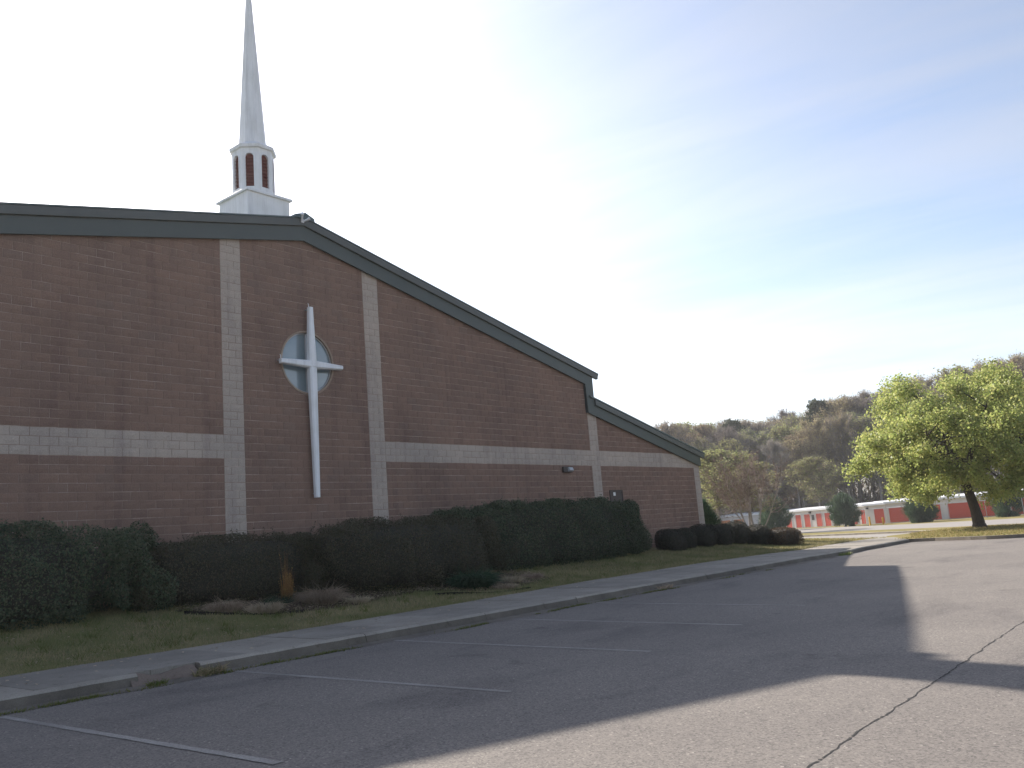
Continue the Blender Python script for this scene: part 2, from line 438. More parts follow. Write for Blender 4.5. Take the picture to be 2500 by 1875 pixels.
# ------------------------------------------------------------------ terrain
def clip01(a): return np.clip(a, 0, 1)
def sm(a):
    a = clip01(a); return a*a*(3-2*a)
def gz(X, Y):
    """height of the pavement"""
    X = np.asarray(X, float); Y = np.asarray(Y, float)
    r = np.hypot(X-CAMX, Y)
    return (-.1*clip01((X+3.3)/9)*clip01((11.75-Y)/5.5)*(1-clip01((X-22)/10)) - .1*clip01((X-22)/10) - .67*clip01((r-42)/80))
INNER = np.array([(-60, 13.9), (3.5, 13.95), (7, 14.2), (13, 14.75), (20, 15.0), (28.4, 14.8), (34, 15.6), (37.5, 15.9), (41, 16.0)])
OUTER = np.array([(-60, 11.92), (24, 11.92), (28.9, 12.4), (31.7, 12.5), (36.9, 12.8)])
def inner(X): return np.interp(X, INNER[:, 0], INNER[:, 1])
def outer(X): return np.interp(X, OUTER[:, 0], OUTER[:, 1])
def lz(X, Y):
    """height of the lawn"""
    X = np.asarray(X, float); Y = np.asarray(Y, float)
    d = Y - inner(X)
    rise = 0.6*sm(d/6.5) * (1-0.75*sm((X-33)/16))
    back = 1-sm((Y-60)/40)
    base = gz(X, Y) + 0.15 - 0.1*sm((X-36)/10)
    return base + rise*back
def sheet(name, x0, x1, y0, y1, nx, ny, zf, mat, kind='structure', keep=None):
    xs = np.linspace(x0, x1, nx); ys = np.linspace(y0, y1, ny)
    X, Y = np.meshgrid(xs, ys)
    V = np.stack([X.ravel(), Y.ravel(), zf(X, Y).ravel()], -1)
    i = np.arange(nx*ny).reshape(ny, nx)
    F = np.stack([i[:-1, :-1].ravel(), i[:-1, 1:].ravel(), i[1:, 1:].ravel(), i[1:, :-1].ravel()], -1)
    if keep is not None:
        cx = V[F].mean(1); F = F[keep(cx[:, 0], cx[:, 1])]
    o = obj(name, np_mesh(name, V, F, mat, True))
    o['kind'] = kind
    return o
def strip_sheet(name, a, b, zf, mat, n=40, m=6, parent=None, kind='structure', lift=0.0):
    """a sheet between two polylines (each resampled), draped over zf"""
    def resample(P, n):
        P = np.array(P, float); d = np.r_[0, np.cumsum(np.hypot(*np.diff(P, axis=0).T))]
        t = np.linspace(0, d[-1], n); return np.stack([np.interp(t, d, P[:, 0]), np.interp(t, d, P[:, 1])], -1)
    A = resample(a, n); B = resample(b, n)
    V = []
    for j in range(m):
        t = j/(m-1); P = A*(1-t)+B*t
        V.append(np.column_stack([P, zf(P[:, 0], P[:, 1])+lift]))
    V = np.concatenate(V); i = np.arange(n*m).reshape(m, n)
    F = np.stack([i[:-1, :-1].ravel(), i[:-1, 1:].ravel(), i[1:, 1:].ravel(), i[1:, :-1].ravel()], -1)
    me = np_mesh(name, V, F, mat, True)
    if parent is not None: return child(name, me, parent)
    o = obj(name, me); o['kind'] = kind
    return o

# far ground: one sheet to the horizon, a little below everything laid on it
def far_z(X, Y):
    z = gz(X, Y) - 0.03
    r = np.hypot(X-CAMX, Y)
    near = (X < 66) & (Y < 14.5)
    z = z - 0.25*((X < 31) & (Y < 12.5))
    return z + 3.0*sm((r-300)/500)
gx = np.concatenate([np.linspace(-1500, -150, 10), np.linspace(-120, 220, 60), np.linspace(260, 1500, 10)])
gy = np.concatenate([np.linspace(-1500, -150, 10), np.linspace(-120, 220, 60), np.linspace(260, 1500, 10)])
GX, GY = np.meshgrid(gx, gy)
def base_z(X, Y):
    r = np.hypot(X-CAMX, Y)
    return gz(X, Y) - 0.06 - 0.35*(1-sm((r-36)/8)) + 4.0*sm((r-300)/500)
V = np.stack([GX.ravel(), GY.ravel(), base_z(GX, GY).ravel()], -1)
ii = np.arange(len(gx)*len(gy)).reshape(len(gy), len(gx))
F = np.stack([ii[:-1, :-1].ravel(), ii[:-1, 1:].ravel(), ii[1:, 1:].ravel(), ii[1:, :-1].ravel()], -1)
ground = obj('ground', np_mesh('ground', V, F, M['far_grass'], True)); ground['kind'] = 'structure'

# parking lot
lot = sheet('parking_lot', -70, 41, -45, 13.2, 120, 110, lambda X, Y: gz(X, Y), M['asphalt'])
# lawn (in front of and around the church)
def lawn_keep(X, Y): return (Y > inner(X)-0.3) & (X < 60)
lawn = sheet('lawn', -60, 58, 13.0, 110, 190, 160, lambda X, Y: np.where(Y < inner(X)-0.02, lz(X, inner(X)+0*Y)-0.02, lz(X, Y)), M['lawn'], keep=lambda X, Y: (Y > inner(X)-0.45) & ~((X > 36) & (Y < 16.2)) & (X < Y+27.5))

# ------------------------------------------------------------------ curb, gutter, sidewalk
def walk_z(X, Y):
    return gz(X, np.maximum(Y, 11.8)) + 0.15
curb = empty('curb', (0, 0, 0)); curb['kind'] = 'structure'
curb_name_n = 0
def curb_piece(pts, name='curb_stone', mat='curb', w=0.2, top=0.15, wob=0.008):
    """one poured length of curb along a polyline (front face on the left hand side of travel is the lot side)"""
    P = np.array(pts, float); n = len(P)
    T = np.gradient(P, axis=0); T /= np.linalg.norm(T, axis=1)[:, None]
    Nn = np.stack([-T[:, 1], T[:, 0]], -1)       # towards the walk
    prof = [(-0.02, -0.12), (0.0, 0.0), (0.035, top-0.035), (0.06, top-0.006), (0.085, top), (w, top), (w, -0.12)]
    V = []
    for k in range(n):
        j = wob*(random.random()-.5)*2
        z0 = float(gz(P[k, 0], P[k, 1]))
        for a, b in prof:
            q = P[k] + Nn[k]*(a+j)
            V.append((q[0], q[1], z0+b+(wob*(random.random()-.5) if b > 0 else 0)))
    m = len(prof); Fq = []
    for k in range(n-1):
        for i in range(m):
            a = k*m+i; b = k*m+(i+1) % m
            Fq.append((a, a+m, b+m, b))
    mb = MB(); mb.add(V, Fq + [tuple(range(m)), tuple(range(len(V)-1, len(V)-1-m, -1))])
    me_ = mb.mesh(name, M[mat])
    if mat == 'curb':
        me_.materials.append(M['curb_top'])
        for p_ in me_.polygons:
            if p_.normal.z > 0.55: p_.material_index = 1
    return child(name, me_, curb)
def poly_pts(P, s0, s1, step=0.3):
    P = np.array(P, float); d = np.r_[0, np.cumsum(np.hypot(*np.diff(P, axis=0).T))]
    s1 = min(s1, d[-1]); n = max(2, int((s1-s0)/step)+1); t = np.linspace(s0, s1, n)
    return np.stack([np.interp(t, d, P[:, 0]), np.interp(t, d, P[:, 1])], -1)
def poly_len(P): return float(np.hypot(*np.diff(np.array(P, float), axis=0).T).sum())
CURB_LINE = [(-34, 11.78), (24, 11.78), (27, 11.95), (28.9, 12.25), (31.7, 12.38), (36.6, 12.66)]
s = 0.0
while s < poly_len(CURB_LINE)-0.05:
    e = s+3.05
    pts = poly_pts(CURB_LINE, s, e-0.012)
    # the broken length left of the second painted line
    if pts[0, 0] < -0.95 < pts[-1, 0]:
        a = pts[pts[:, 0] < -1.35]; b = pts[pts[:, 0] > -0.75]
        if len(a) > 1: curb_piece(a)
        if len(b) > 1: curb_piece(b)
        # crumbled remains in the gap: a low sloping heap of concrete with an uneven top
        hx = np.linspace(-1.5, -0.5, 9); hy = np.linspace(11.70, 12.0, 7); hv = []
        rq = random.Random(4)
        for j_, yy_ in enumerate(hy):
            for i_, xx_ in enumerate(hx):
                zz_ = 0.004+0.15*min(1, max(0, (yy_-11.72)/.2))*(0.42+0.55*abs(xx_+0.98)/.42)
                hv.append((xx_+rq.uniform(-.02, .02), yy_+rq.uniform(-.015, .015), float(gz(xx_, yy_))+min(.14, zz_)+rq.uniform(-.012, .016)))
        hf = [(j_*9+i_, j_*9+i_+1, (j_+1)*9+i_+1, (j_+1)*9+i_) for j_ in range(6) for i_ in range(8)]
        child('broken_curb', np_mesh('broken_curb', np.array(hv), np.array(hf), M['broken']), curb)
    else:
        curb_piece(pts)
    s = e
# gutter pan: thin concrete apron the asphalt runs up to
def gutter_edge(x): return 11.42 + 0.05*math.sin(x*0.9) + 0.04*math.sin(x*2.3+1) + 0.02*math.sin(x*5.1)
xs = np.linspace(-30, 24, 220)
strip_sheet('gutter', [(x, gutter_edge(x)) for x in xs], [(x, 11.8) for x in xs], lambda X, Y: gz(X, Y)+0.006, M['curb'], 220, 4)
# sidewalk slabs
walk = empty('sidewalk'); walk['kind'] = 'structure'
edges = [-30]
while edges[-1] < 33: edges.append(edges[-1]+1.52)
for a, b in zip(edges[:-1], edges[1:]):
    x0, x1 = a+0.006, b-0.006
    V = []; n = 4
    xsn = np.linspace(x0, x1, n)
    lo = [(x, float(outer(x))+0.045) for x in xsn]; hi = [(x, float(inner(x))+random.uniform(-.02, .02)) for x in xsn]
    dz = random.uniform(-0.006, 0.006)
    poly = lo + hi[::-1]
    mb = MB()
    vt = [(x, y, float(gz(x, max(y, 11.8)))+0.152+dz+(0.02 if y > 13 else 0)) for x, y in poly]
    vb = [(x, y, z-0.12) for x, y, z in vt]
    k = len(poly)
    mb.add(vt+vb, [(i, i+1, k-2-i, k-1-i) for i in range(n-1)] + [tuple(range(2*k-1, k-1, -1))] + [(i, (i+1) % k, k+(i+1) % k, k+i) for i in range(k)])
    child('slab', mb.mesh('slab', M['concrete']), walk)
# the apron where the walk meets the corner
me = MB()
pl = [(32.2, float(outer(32.2))+0.045), (36.9, 12.9), (42, 15.0), (41, 16.0), (37.5, 15.85), (34, 15.55), (32.2, float(inner(32.2)))]
vt = [(x, y, float(gz(x, y))+0.16) for x, y in pl]; k = len(pl)
me.add(vt+[(x, y, z-.12) for x, y, z in vt], [tuple(range(k)), tuple(range(2*k-1, k-1, -1))]+[(i, (i+1) % k, k+(i+1) % k, k+i) for i in range(k)])
child('slab', me.mesh('slab', M['concrete']), walk)

# painted stall lines (children of the lot)
for (xa, ya, xb, yb) in [(-6.35, 11.35, -6.35, 6.0), (-3.25, 11.3, -3.25, 6.07), (-.14, 11.45, -.16, 6.33), (2.96, 11.5, 2.88, 6.46), (5.95, 11.5, 5.88, 6.57), (8.85, 11.4, 8.72, 6.66)]:
    n = 40; w = 0.046
    V = []
    for k in range(n):
        t = k/(n-1); x = xa+(xb-xa)*t; y = ya+(yb-ya)*t
        e = random.uniform(-.006, .006); g = random.uniform(-.006, .006)
        for sx in (-w+e, w+g): V.append((x+sx, y, float(gz(x+sx, y))+0.004))
    Fq = [(2*k, 2*k+2, 2*k+3, 2*k+1) for k in range(n-1)]
    child('parking_line', np_mesh('parking_line', V, Fq, M['line']), lot)
# the long crack along the paving seam
def crack(pts, w0, name='crack', seed=1):
    rr = random.Random(seed); V = []; Fq = []
    P = poly_pts(pts, 0, 1e9, 0.03); n = len(P); off = 0.0
    wl = []
    for k in range(n):
        off += rr.uniform(-.009, .009); off *= 0.9
        w = max(0.0015, w0*(0.5+rr.random()*0.9)*(0.55+0.45*math.sin(k*0.13+seed)**2))
        x, y = P[k]; y += off
        for s_ in (-1, 1): V.append((x, y+s_*w, float(gz(x, y))+0.003))
    Fq = [(2*k, 2*k+2, 2*k+3, 2*k+1) for k in range(n-1) if rr.random() > 0.06]
    return child(name, np_mesh(name, V, Fq, M['crack']), lot)
crack([(-9, 2.40), (-1.9, 2.46), (1.6, 2.56), (6.3, 2.68), (14, 2.75), (36, 2.9)], 0.0095)

# ------------------------------------------------------------------ far pavements and planted strips
def dz0(X, Y): return gz(X, Y)
strip_sheet('far_road', [(58, -30), (60, 0), (61.7, 12.3), (62.8, 16.1), (68, 20.9), (76, 28.4), (86, 40), (104, 62), (125, 90)],
            [(95, -30), (94, 5), (96, 17.9), (102, 25), (112, 36), (119, 43), (125, 51), (133, 61), (150, 85)], dz0, M['far_asphalt'], 60, 8, lift=0.01)
strip_sheet('driveway', [(46.8, 17.2), (48, 18.8), (56, 25.2), (66, 34), (80, 47), (95, 62)],
            [(52.4, 15.4), (56, 17.9), (60.9, 23.2), (65.4, 28.6), (76, 40), (92, 58)], dz0, M['far_asphalt'], 40, 5, lift=0.02)
strip_sheet('grass_strip', [(52.5, 15.2), (56.2, 17.7), (61.1, 23.1), (65.6, 28.5), (76.2, 39.9), (92.2, 57.9)],
            [(61.0, 12.6), (62.2, 16.3), (67.4, 21.0), (75.5, 28.6), (85.5, 40.2), (103.5, 62.2)], dz0, M['far_grass'], 40, 6, lift=0.13)
ISL_FRONT = [(36.9, 12.75), (36.6, 11.5), (35.4, 9.9), (34.6, 8.5), (34.7, 7.4), (36.0, 3.0), (37.0, -3.0), (37, -20)]
strip_sheet('planting_island', ISL_FRONT, [(42, 15.3), (46, 16.6), (50, 15.6), (53, 14.6), (58, 12.6), (60, 8), (59, -3), (57, -20)],
            lambda X, Y: gz(X, Y)+0.14+0.12*np.exp(-((X-49)**2+(Y-12.3)**2)/8), M['far_grass'], 40, 14)
for line in ([(x+0.0, y) for x, y in ISL_FRONT[::-1]], [(92.2, 57.9), (76.2, 39.9), (65.6, 28.5), (61.1, 23.1), (56.2, 17.7), (52.5, 15.2)]):
    s = 0.0
    while s < poly_len(line)-0.1:
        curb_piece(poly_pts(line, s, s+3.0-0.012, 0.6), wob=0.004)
        s += 3.0

# ------------------------------------------------------------------ church
WALL_Y = 19.8
BAND = EYE+2.483          # underside of the pale band
UX, UZ = 0.4064, 0.2032
FLOOR = 0.72
RIDGE_X = 19.25*UX
church = empty('church', (RIDGE_X, WALL_Y, FLOOR))
tag(church, 'large red block church with pale bands, green fascia and white steeple', 'church')
def ch(name, mesh, parent=None):
    """part of the church, mesh in world coordinates"""
    o = bpy.data.objects.new(name, mesh); COL.objects.link(o)
    o.parent = parent or church
    o.matrix_parent_inverse = church.matrix_world.inverted() if False else Matrix.Identity(4)
    if parent is None: o.location = -Vector((RIDGE_X, WALL_Y, FLOOR))
    return o
OV = 0.12
KF = (WALL_Y-OV)/WALL_Y
def PL(x, zr):            # a fascia point measured on the wall plane, moved out to the face of the fascia
    return (CAMX+(x-CAMX)*KF, EYE+(BAND+zr-EYE)*KF)
SL, SR = 0.196, 0.2252
APEX = (RIDGE_X, 6.375)
def low_main(x): return APEX[1]-(SR*(x-RIDGE_X) if x > RIDGE_X else SL*(RIDGE_X-x))
STEP_R = 21.5; STEP_L = RIDGE_X-(STEP_R-RIDGE_X)
END_R = 30.3; END_L = RIDGE_X-(END_R-RIDGE_X)
LOWR = (21.55, 2.135); SLW = 0.2292
def low_wing(x):
    d = abs(x-RIDGE_X)-(LOWR[0]-RIDGE_X)
    return LOWR[1]-SLW*d
def rake(x): return low_main(x) if STEP_L < x < STEP_R else low_wing(x)

# backing wall (mortar shows in the joints between the blocks)
outline = [(END_L, FLOOR-0.9), (END_R, FLOOR-0.9), (END_R, BAND+low_wing(END_R)+0.1), (STEP_R+0.02, BAND+low_wing(STEP_R)+0.1), (STEP_R+0.02, BAND+low_main(STEP_R)+0.1),
           (RIDGE_X, BAND+APEX[1]+0.1), (STEP_L-0.02, BAND+low_main(STEP_L)+0.1), (STEP_L-0.02, BAND+low_wing(STEP_L)+0.1), (END_L, BAND+low_wing(END_L)+0.1)]
CIRC = (RIDGE_X-0.02, EYE+5.24, 0.865)
HB = CIRC[2]+0.06
mb = MB()
wy = WALL_Y+0.007
# wall face with a round opening: an outer ring of quads fanned between the outline and the circle
def ring_face(poly, cx, cz, r, y, n=96):
    pts = []
    for k in range(n):
        a = 2*math.pi*k/n; d = (math.cos(a), math.sin(a)); best = 1e9
        for i in range(len(poly)):
            (x1, z1), (x2, z2) = poly[i], poly[(i+1) % len(poly)]
            ex, ez = x2-x1, z2-z1; den = d[0]*ez-d[1]*ex
            if abs(den) < 1e-9: continue
            t = ((x1-cx)*ez-(z1-cz)*ex)/den; s_ = ((x1-cx)*d[1]-(z1-cz)*d[0])/den
            if t > 0 and -1e-6 <= s_ <= 1+1e-6: best = min(best, t)
        pts.append((cx+d[0]*best, cz+d[1]*best))
    return pts
inn = [(CIRC[0]+HB*math.cos(2*math.pi*k/96), CIRC[1]+HB*math.sin(2*math.pi*k/96)) for k in range(96)]
box_half = 1.6
sq = [(CIRC[0]-box_half, CIRC[1]-box_half), (CIRC[0]+box_half, CIRC[1]-box_half), (CIRC[0]+box_half, CIRC[1]+box_half), (CIRC[0]-box_half, CIRC[1]+box_half)]
outp = ring_face(sq, CIRC[0], CIRC[1], HB, wy)
mb.add([(x, wy, z) for x, z in outp]+[(x, wy, z) for x, z in inn]+[(x, wy+0.25, z) for x, z in inn],
       [(k, (k+1) % 96, 96+(k+1) % 96, 96+k) for k in range(96)]+[(96+k, 96+(k+1) % 96, 192+(k+1) % 96, 192+k) for k in range(96)])
# the rest of the wall in vertical strips around that square
def top_at(x): return BAND+rake(x)+0.1
def wall_strip(xa, xb, zlo=None, zhi=None):
    za = FLOOR-0.9 if zlo is None else zlo
    ta = top_at(xa+1e-4) if zhi is None else zhi; tb = top_at(xb-1e-4) if zhi is None else zhi
    mb.add([(xa, wy, za), (xb, wy, za), (xb, wy, tb), (xa, wy, ta)], [(0, 1, 2, 3)])
xl, xr = CIRC[0]-box_half, CIRC[0]+box_half
for a, b in ((END_L, STEP_L), (STEP_L, xl), (xr, STEP_R), (STEP_R, END_R)): wall_strip(a, b)
wall_strip(xl, xr, None, CIRC[1]-box_half)
wall_strip(xl, RIDGE_X, CIRC[1]+box_half); wall_strip(RIDGE_X, xr, CIRC[1]+box_half)
# side and back walls
mb.add([(END_R, wy, FLOOR-.9), (END_R, wy+32, FLOOR-.9), (END_R, wy+32, top_at(END_R-.01)), (END_R, wy, top_at(END_R-.01))], [(0, 1, 2, 3)])
mb.add([(END_L, wy, FLOOR-.9), (END_L, wy+32, FLOOR-.9), (END_L, wy+32, top_at(END_L+.01)), (END_L, wy, top_at(END_L+.01))], [(3, 2, 1, 0)])
for sx, st in ((1, STEP_R), (-1, STEP_L)):
    mb.add([(st, wy, BAND+low_wing(st)), (st, wy+32, BAND+low_wing(st)), (st, wy+32, BAND+low_main(st-sx*.01)+.1), (st, wy, BAND+low_main(st-sx*.01)+.1)], [(0, 1, 2, 3)])
mb.add([(x, wy+32, z) for x, z in outline], [tuple(range(len(outline)-1, -1, -1))])
wall = ch('wall', mb.mesh('wall', M['mortar']))

# --- split-face blocks
J = 0.0065
def rough_block(w, h, seed, dep=0.014, amp=0.007):
    """front face z-grid 4 x 3, proud and uneven, local origin at the lower left front"""
    rr = random.Random(seed); nx, nz = 4, 3
    V = []; F = []
    for k in range(nz):
        for i in range(nx):
            x = J+(w-2*J)*i/(nx-1); z = J+(h-2*J)*k/(nz-1)
            edge = i in (0, nx-1) or k in (0, nz-1)
            V.append((x+(0 if edge else rr.uniform(-.02, .02)), -(rr.uniform(0.0, 0.004) if edge else rr.uniform(0.002, amp*2)), z))
    for k in range(nz-1):
        for i in range(nx-1):
            a = k*nx+i; F.append((a, a+1, a+nx+1, a+nx))
    n = len(V)
    border = [0, 1, 2, 3, 7, 11, 10, 9, 8, 4]
    for b in border: V.append((V[b][0], dep+0.004, V[b][2]))
    for q in range(len(border)):
        a, b = border[q], border[(q+1) % len(border)]; F.append((a, n+q, n+(q+1) % len(border), b))
    return V, F
PILA = [(-19.5, -18.0), (12.5, 14.0), (24.5, 26.0), (52.75, 54.25), (73.25, 74.55)]
PILA = [(38.5-b, 38.5-a) for a, b in PILA if a > 50] + [p for p in PILA if p[0] > 0]
def is_pale(u, v):
    for a, b in PILA:
        if a-0.01 < u < b+0.01: return True
    mid = 14 < u < 24.5
    return (0 <= v < 3) and not mid
def bounds_pale(v):
    return
blocks = []   # (x, z, w, h, pale)
VMIN = -17; VMAX = 33
cuts_p = sorted(PILA)
for v in range(VMIN, VMAX):
    z = BAND+v*UZ
    # spans between pilasters
    spans = []; cur = 38.5-74.55
    for a, b in cuts_p:
        if a > cur+0.01: spans.append((cur, a, 0))
        spans.append((max(a, cur), b, 1)); cur = b
    for a, b, pil in spans:
        off = 0.5 if v % 2 else 0.0
        if pil:
            mid_ = a+1.0 if v % 2 else a+(b-a)-1.0
            us = [a, mid_, b]
        else:
            k = math.floor(a+off)-off
            us = [a]
            while k < b:
                if k > a+0.01: us.append(k)
                k += 1.0
            us.append(b)
        for u0, u1 in zip(us[:-1], us[1:]):
            if u1-u0 < 0.06: continue
            x0, x1 = u0*UX, u1*UX
            xc = (x0+x1)/2
            lim = min(rake(x0+.001), rake(x1-.001))
            if v*UZ > max(rake(x0+.001), rake(x1-.001)): continue
            pale = is_pale((u0+u1)/2, v)
            blocks.append((x0, z, x1-x0, UZ, pale))
DOOR = (22.5, 23.45, FLOOR+0.1, 3.09)
def cam_px(x, y, z):
    d = Vector((x-CAMX, y, z-EYE)); w = d.dot(fwd)
    return 1250+2155.8*d.dot(r2)/w, 937.5-2155.8*d.dot(u2)/w, w
def in_circ(x, z, w, h):
    cx = min(max(CIRC[0], x), x+w); cz = min(max(CIRC[1], z), z+h)
    return math.hypot(cx-CIRC[0], cz-CIRC[1]) < HB+0.012
cand = {True: [], False: []}; rest = {True: [], False: []}; special = []
for bk in blocks:
    x, z, w, h, pale = bk
    if x < DOOR[1] and x+w > DOOR[0] and z < DOOR[3] and z+h > DOOR[2]:
        # trim the blocks beside the door opening
        if z+h*0.5 < DOOR[3]:
            if x < DOOR[0]-0.03: rest[pale].append((x, z, DOOR[0]-x, h, pale))
            if x+w > DOOR[1]+0.03: rest[pale].append((DOOR[1], z, x+w-DOOR[1], h, pale))
            continue
    if in_circ(x, z, w, h): special.append(bk); continue
    px, py, dep = cam_px(x+w/2, WALL_Y, z+h/2)
    vis = 0 < px < 2500 and 0 < py < 1290 and z+h < BAND+rake(x+w/2)+0.05 and z > 2.2
    (cand if vis else rest)[pale].append(bk if not vis else (dep,)+bk)
VAR = {}
def block_variant(w, h, k):
    key = (round(w, 3), round(h, 3), k)
    if key not in VAR:
        V, Fq = rough_block(w, h, hash(key) & 0xffff)
        mbk = MB(); mbk.add(V, Fq); VAR[key] = mbk.mesh('block')
    return VAR[key]
wall_origin = Vector((RIDGE_X, WALL_Y, FLOOR))
for pale in (False, True):
    mat = M['pale_block'] if pale else M['red_block']
    cand[pale].sort()
    mine = cand[pale][:298]; rest[pale] += [c[1:] for c in cand[pale][298:]]
    meshes = {}
    for i, (dep, x, z, w, h, p_) in enumerate(mine):
        key = (round(w, 3), round(h, 3), i % 9, pale)
        if key not in meshes:
            me_ = block_variant(w, h, i % 9).copy(); me_.materials.append(mat); meshes[key] = me_
        o = bpy.data.objects.new('pale_block' if pale else 'block', meshes[key]); COL.objects.link(o)
        o.parent = wall; o.location = (x, WALL_Y, z)
    V = []; Fq = []
    for i, (x, z, w, h, p_) in enumerate(rest[pale]):
        bv, bf = rough_block(w, h, i*7+3)
        n = len(V); V += [(x+a, WALL_Y+b, z+c) for a, b, c in bv]; Fq += [tuple(q+n for q in f) for f in bf]
    me_ = bpy.data.meshes.new('remaining_blocks'); me_.from_pydata(V, [], Fq); me_.materials.append(mat)
    o = bpy.data.objects.new('remaining_pale_blocks' if pale else 'remaining_blocks', me_); COL.objects.link(o); o.parent = wall; o['kind'] = 'stuff'
# blocks cut round the window opening
for x, z, w, h, pale in special:
    mbk = MB(); ns = 10; made = False
    for k in range(ns):
        za, zb = z+J+(h-2*J)*k/ns, z+J+(h-2*J)*(k+1)/ns
        zc = (za+zb)/2; dzc = abs(zc-CIRC[1])
        xa, xb = x+J, x+w-J
        if dzc < HB:
            hw = math.sqrt(HB*HB-dzc*dzc); ca, cb = CIRC[0]-hw, CIRC[0]+hw
            segs = [(xa, min(xb, ca)), (max(xa, cb), xb)]
        else: segs = [(xa, xb)]
        for a, b in segs:
            if b-a > 0.004: mbk.box(a, b, WALL_Y-0.003, WALL_Y+0.018, za, zb); made = True
    if made:
        o = bpy.data.objects.new('block', mbk.mesh('block', M['pale_block'] if pale else M['red_block'])); COL.objects.link(o); o.parent = wall

# --- round window: stone ring, frame, panes, mullion
win = ch('round_window', None) if False else None
def annulus(cx, cz, r0, r1, y0, y1, n=64):
    m_ = MB(); V = []
    for r, y in ((r0, y0), (r1, y0), (r1, y1), (r0, y1)):
        V += [(cx+r*math.cos(2*math.pi*k/n), y, cz+r*math.sin(2*math.pi*k/n)) for k in range(n)]
    Fq = []
    for a in range(4):
        b = (a+1) % 4
        Fq += [(a*n+k, a*n+(k+1) % n, b*n+(k+1) % n, b*n+k) for k in range(n)]
    return m_.add(V, Fq)
rw = ch('round_window', annulus(CIRC[0], CIRC[1], CIRC[2], HB-0.004, WALL_Y-0.012, WALL_Y+0.2).mesh('round_window', M['stone_ring']))
fr = bpy.data.objects.new('frame', annulus(CIRC[0], CIRC[1], CIRC[2]-0.035, CIRC[2]-0.002, WALL_Y+0.05, WALL_Y+0.12).mesh('frame', M['galv'])); COL.objects.link(fr); fr.parent = rw
# two half panes either side of a vertical mullion
for sgn in (-1, 1):
    pts = []
    r = CIRC[2]-0.03
    for k in range(33):
        a = -math.pi/2+math.pi*k/32
        pts.append((CIRC[0]+sgn*max(0.012, r*math.cos(a)), CIRC[1]+r*math.sin(a)))
    if sgn > 0: pp = pts
    else: pp = pts[::-1]
    m_ = MB(); m_.prism_y(pp, WALL_Y+0.08, WALL_Y+0.095)
    o = bpy.data.objects.new('pane', m_.mesh('pane', M['glass'])); COL.objects.link(o); o.parent = rw
m_ = MB(); m_.box(CIRC[0]-0.025, CIRC[0]+0.025, WALL_Y+0.06, WALL_Y+0.11, CIRC[1]-CIRC[2]+.03, CIRC[1]+CIRC[2]-.03)
o = bpy.data.objects.new('mullion', m_.mesh('mullion', M['galv'])); COL.objects.link(o); o.parent = rw
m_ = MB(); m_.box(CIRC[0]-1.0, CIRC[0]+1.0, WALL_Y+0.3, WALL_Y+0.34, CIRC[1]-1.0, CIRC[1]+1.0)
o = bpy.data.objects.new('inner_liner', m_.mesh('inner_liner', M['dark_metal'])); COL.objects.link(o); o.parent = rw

# --- door beside the big hedge
dm = MB(); dm.box(DOOR[0]+.05, DOOR[1]-.05, WALL_Y-.012, WALL_Y+.03, DOOR[2], DOOR[3]-.06)
door = ch('door', dm.mesh('door', M['door_brown'], 0.006))
dm = MB(); dm.box(DOOR[0], DOOR[0]+.05, WALL_Y-.03, WALL_Y+.03, DOOR[2], DOOR[3]); dm.box(DOOR[1]-.05, DOOR[1], WALL_Y-.03, WALL_Y+.03, DOOR[2], DOOR[3]); dm.box(DOOR[0]+.05, DOOR[1]-.05, WALL_Y-.03, WALL_Y+.03, DOOR[3]-.06, DOOR[3])
o = bpy.data.objects.new('door_frame', dm.mesh('door_frame', M['door_brown'])); COL.objects.link(o); o.parent = door
dm = MB(); dm.box(22.76, 22.92, WALL_Y-.017, WALL_Y-.0125, 2.86, 3.0)
o = bpy.data.objects.new('notice', dm.mesh('notice', M['paper'])); COL.objects.link(o); o.parent = door
dm = MB(); dm.tube((23.3, WALL_Y-.06, 1.9), (23.3, WALL_Y+.01, 1.9), .035, .035, 12); dm.tube((23.3, WALL_Y-.06, 1.9), (23.2, WALL_Y-.06, 1.9), .012, .012, 8)
o = bpy.data.objects.new('handle', dm.mesh('handle', M['galv'])); COL.objects.link(o); o.parent = door

# --- fascia, trim, soffit, roof
FY = WALL_Y-OV
def fascia_band(pts_lo, pts_hi, y0, y1):
    m_ = MB()
    for i in range(len(pts_lo)-1):
        (xa, za), (xb, zb) = pts_lo[i], pts_lo[i+1]; (xc, zc), (xd, zd) = pts_hi[i], pts_hi[i+1]
        m_.prism_y([(xa, za), (xb, zb), (xd, zd), (xc, zc)], y0, y1)
    return m_
FH, TH = 0.425, 0.225
ap = PL(*APEX)
srt = PL(STEP_R-0.03, low_main(STEP_R-0.03)); slt = PL(STEP_L+0.03, low_main(STEP_L+0.03))
VW = 0.56     # width of the upright fascia at the step
vr = srt[0]+VW; vl = slt[0]-VW
def main_lo(x): return ap[1]-(SR*(x-ap[0]) if x > ap[0] else SL*(ap[0]-x))
wl = PL(*LOWR); 
def wing_lo(x):
    d = abs(x-ap[0])-(wl[0]-ap[0]); return wl[1]-SLW*d
er = END_R+0.02; el = 2*ap[0]-er
lo = [(vl, main_lo(vl)), ap, (vr, main_lo(vr))]
